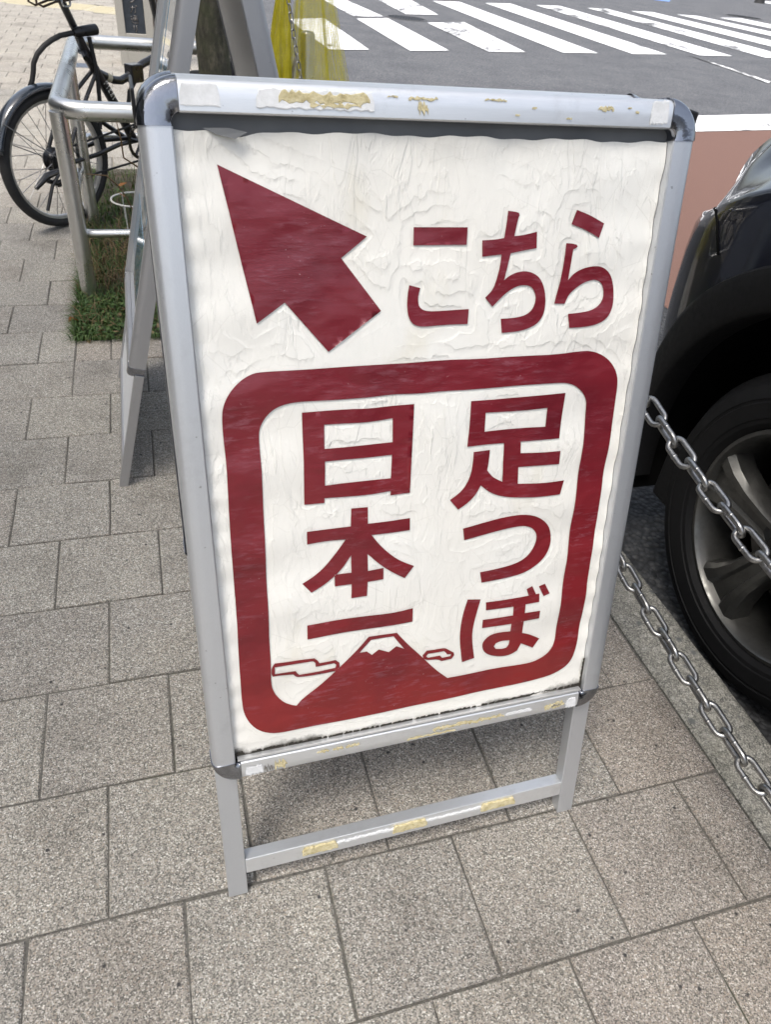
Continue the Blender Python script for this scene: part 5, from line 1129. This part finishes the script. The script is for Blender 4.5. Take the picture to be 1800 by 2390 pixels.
        return sd2(tuple(p+nn*off))
    b = MB(); b.grid(14, 9, lambda u, v: HP(u/13, v/8, 0.004)); hb = b.build('headlamp', M['alloy_dark'], car, smooth=True)
    for k in range(3):
        c_ = HP(0.25+0.27*k, 0.55, 0.010); b = MB(); b.lathe([(0.001, -0.004), (0.018, 0.0), (0.030, 0.012), (0.032, 0.014)], c_, (0.75, 0.55 if side == 0 else -0.55, 0.35), np.cross((0.75, 0.55, 0.35), (0, 0, 1.0)), 20); b.build('reflector', M['chrome'], hb, smooth=True)
    b = MB(); b.grid(14, 9, lambda u, v: HP(u/13, v/8, 0.030*math.sin(math.pi*min(1, max(0, v/8)))**0.5*math.sin(math.pi*u/13)**0.4+0.006)); b.build('lens', M['lens'], hb, smooth=True)
# bonnet, windscreen, cabin
b = MB()
def bon(u, v):
    x = -0.72+1.40*u/16; w = v/14*2-1; zc = float(np.interp(x, [-0.72, 0.2, 0.7], [1.045, 1.020, 0.955]))+0.035*(1-w*w); half = WID/2-SIDE-0.20-0.10*max(0, (x-0.2)/0.5)**2
    return (x if x < 0.5 else x+0.05*(1-w*w), -(WID/2-SIDE)+w*half, zc-0.05*max(0, (x-0.45)/0.25)**2)
b.grid(17, 15, bon); b.build('bonnet', M['car'], car, smooth=True)
yc = -(WID/2-SIDE)
def cab(x, w, z): return (x, yc+w, z)
b = MB(); hw = [(-0.70, 0.70, 1.05), (-1.38, 0.58, 1.60), (-2.75, 0.56, 1.60), (-3.28, 0.68, 1.08)]
vs = [cab(x, s*w, z) for x, w, z in hw for s in (-1, 1)]; b.add(vs, [(2, 3, 5, 4)]); b.build('roof', M['car'], car)
b = MB(); b.add([vs[0], vs[1], vs[3], vs[2]], [(0, 1, 2, 3)]); b.build('windscreen', M['glass'], car)
b = MB(); b.add([vs[4], vs[5], vs[7], vs[6]], [(0, 1, 2, 3)]); b.build('rear_window', M['glass'], car)
for s in (0, 1):
    b = MB(); b.add([vs[0+s], vs[2+s], vs[4+s], vs[6+s]], [(0, 1, 2, 3)]); b.build('side_window', M['glass'], car)
b = MB(); b.box(-3.25, -0.70, yc-0.70, yc+0.70, 0.95, 1.05); b.box(-3.2, 0.62, yc-0.55, yc+0.55, 0.20, 0.32); b.build('floor_pan', M['well'], car)
b = MB(); b.add([(OUT[0][0], OUT[0][1], 0.25), (OUT[0][0], -(WID-2*SIDE)-OUT[0][1], 0.25), (OUT[0][0], -(WID-2*SIDE)-OUT[0][1], 1.08), (OUT[0][0], OUT[0][1], 1.08)], [(0, 1, 2, 3)]); b.build('tailgate', M['car'], car)
# air flap ahead of the wheel
b = MB(); b.box(0.27, 0.345, -0.18, 0.010, 0.215, 0.36); b.build('air_flap', M['clad'], car, bevel=0.006)


# ------------------------------------------------------------------ unseen low building, added left of the view to block low sky light
M['plaster'] = simple('grey_plaster', (0.16, 0.15, 0.14), 0.85, 0, 12, 0.2); M['dark_glass'] = simple('blocker_glass', (0.02, 0.022, 0.025), 0.08, 0, 6, 0.2)
sb = empty('sky_blocker_building', tuple(P3(-24, 8)), PSI); tag(sb, 'low grey building added out of view on the left to block low sky light', 'building')
b = MB(); b.box(-4.0, 0.0, -9.0, 11.0, -0.02, 4.2); b.build('wall', M['plaster'], sb); b = MB(); b.box(-4.1, 0.12, -9.1, 11.1, 4.2, 4.45); b.build('roof', M['plaster'], sb)
for k in range(9):
    b = MB(); b.box(-0.02, 0.02, -8.6+2.15*k, -6.9+2.15*k, 0.25, 2.4); w = b.build('window', M['dark_glass'], sb); b = MB(); b.box(0.02, 0.05, -8.66+2.15*k, -6.84+2.15*k, 2.4, 2.5); b.build('frame', M['alu_grey'], w)

# ------------------------------------------------------------------ second street tree, added out of view so its crown shades the near pavement
T2 = np.array([-2.1, -0.9, 0.0]); shade_tree = empty('street_tree', tuple(T2)); tag(shade_tree, 'leafy street tree added past the left edge of the view to shade the near pavement', 'tree')
b = MB(); n = 20; b.tube([(0.03*math.sin(k*0.5), 0.02*math.cos(k*0.4), -0.03+3.0*k/(n-1)) for k in range(n)], [0.11-0.035*k/(n-1) for k in range(n)], 16); tr2 = b.build('trunk', M['bark'], shade_tree, smooth=True)
for k in range(8):
    a = k*0.79+0.2; p0 = np.array([0, 0, 2.5+0.05*k]); d_ = np.array([math.cos(a), math.sin(a), 0.55]); b = MB()
    b.tube([p0, p0+d_*0.6, p0+d_*1.3+np.array([0, 0, 0.1])], [0.05, 0.035, 0.012], 8); b.build('limb', M['bark'], tr2, smooth=True)
cr = MB(); rg = np.random.default_rng(31)
for c_ in range(80):
    R_ = 2.15*math.sqrt(rg.random()); a = rg.random()*6.283; x, y, z = 0.55+R_*math.cos(a), 0.55+R_*math.sin(a), 3.45+rg.normal(0, 0.35); r_ = 0.30+0.25*rg.random()
    for q in range(58):
        p = np.array([x, y, z])+rg.normal(0, 1, 3)*r_*np.array([0.62, 0.62, 0.45]); a2, e2 = rg.random()*6.283, rg.normal(0, 0.4)
        d_ = np.array([math.cos(a2)*math.cos(e2), math.sin(a2)*math.cos(e2), math.sin(e2)]); s_ = np.cross(d_, rg.normal(0, 1, 3)*np.array([0.4, 0.4, 1])); s_ /= np.linalg.norm(s_)+1e-9
        l_ = 0.085+0.045*rg.random(); cr.add([p, p+d_*l_*0.5+s_*l_*0.30, p+d_*l_, p+d_*l_*0.5-s_*l_*0.30], [(0, 1, 2, 3)])
cr.build('crown', M['leaf'], shade_tree)
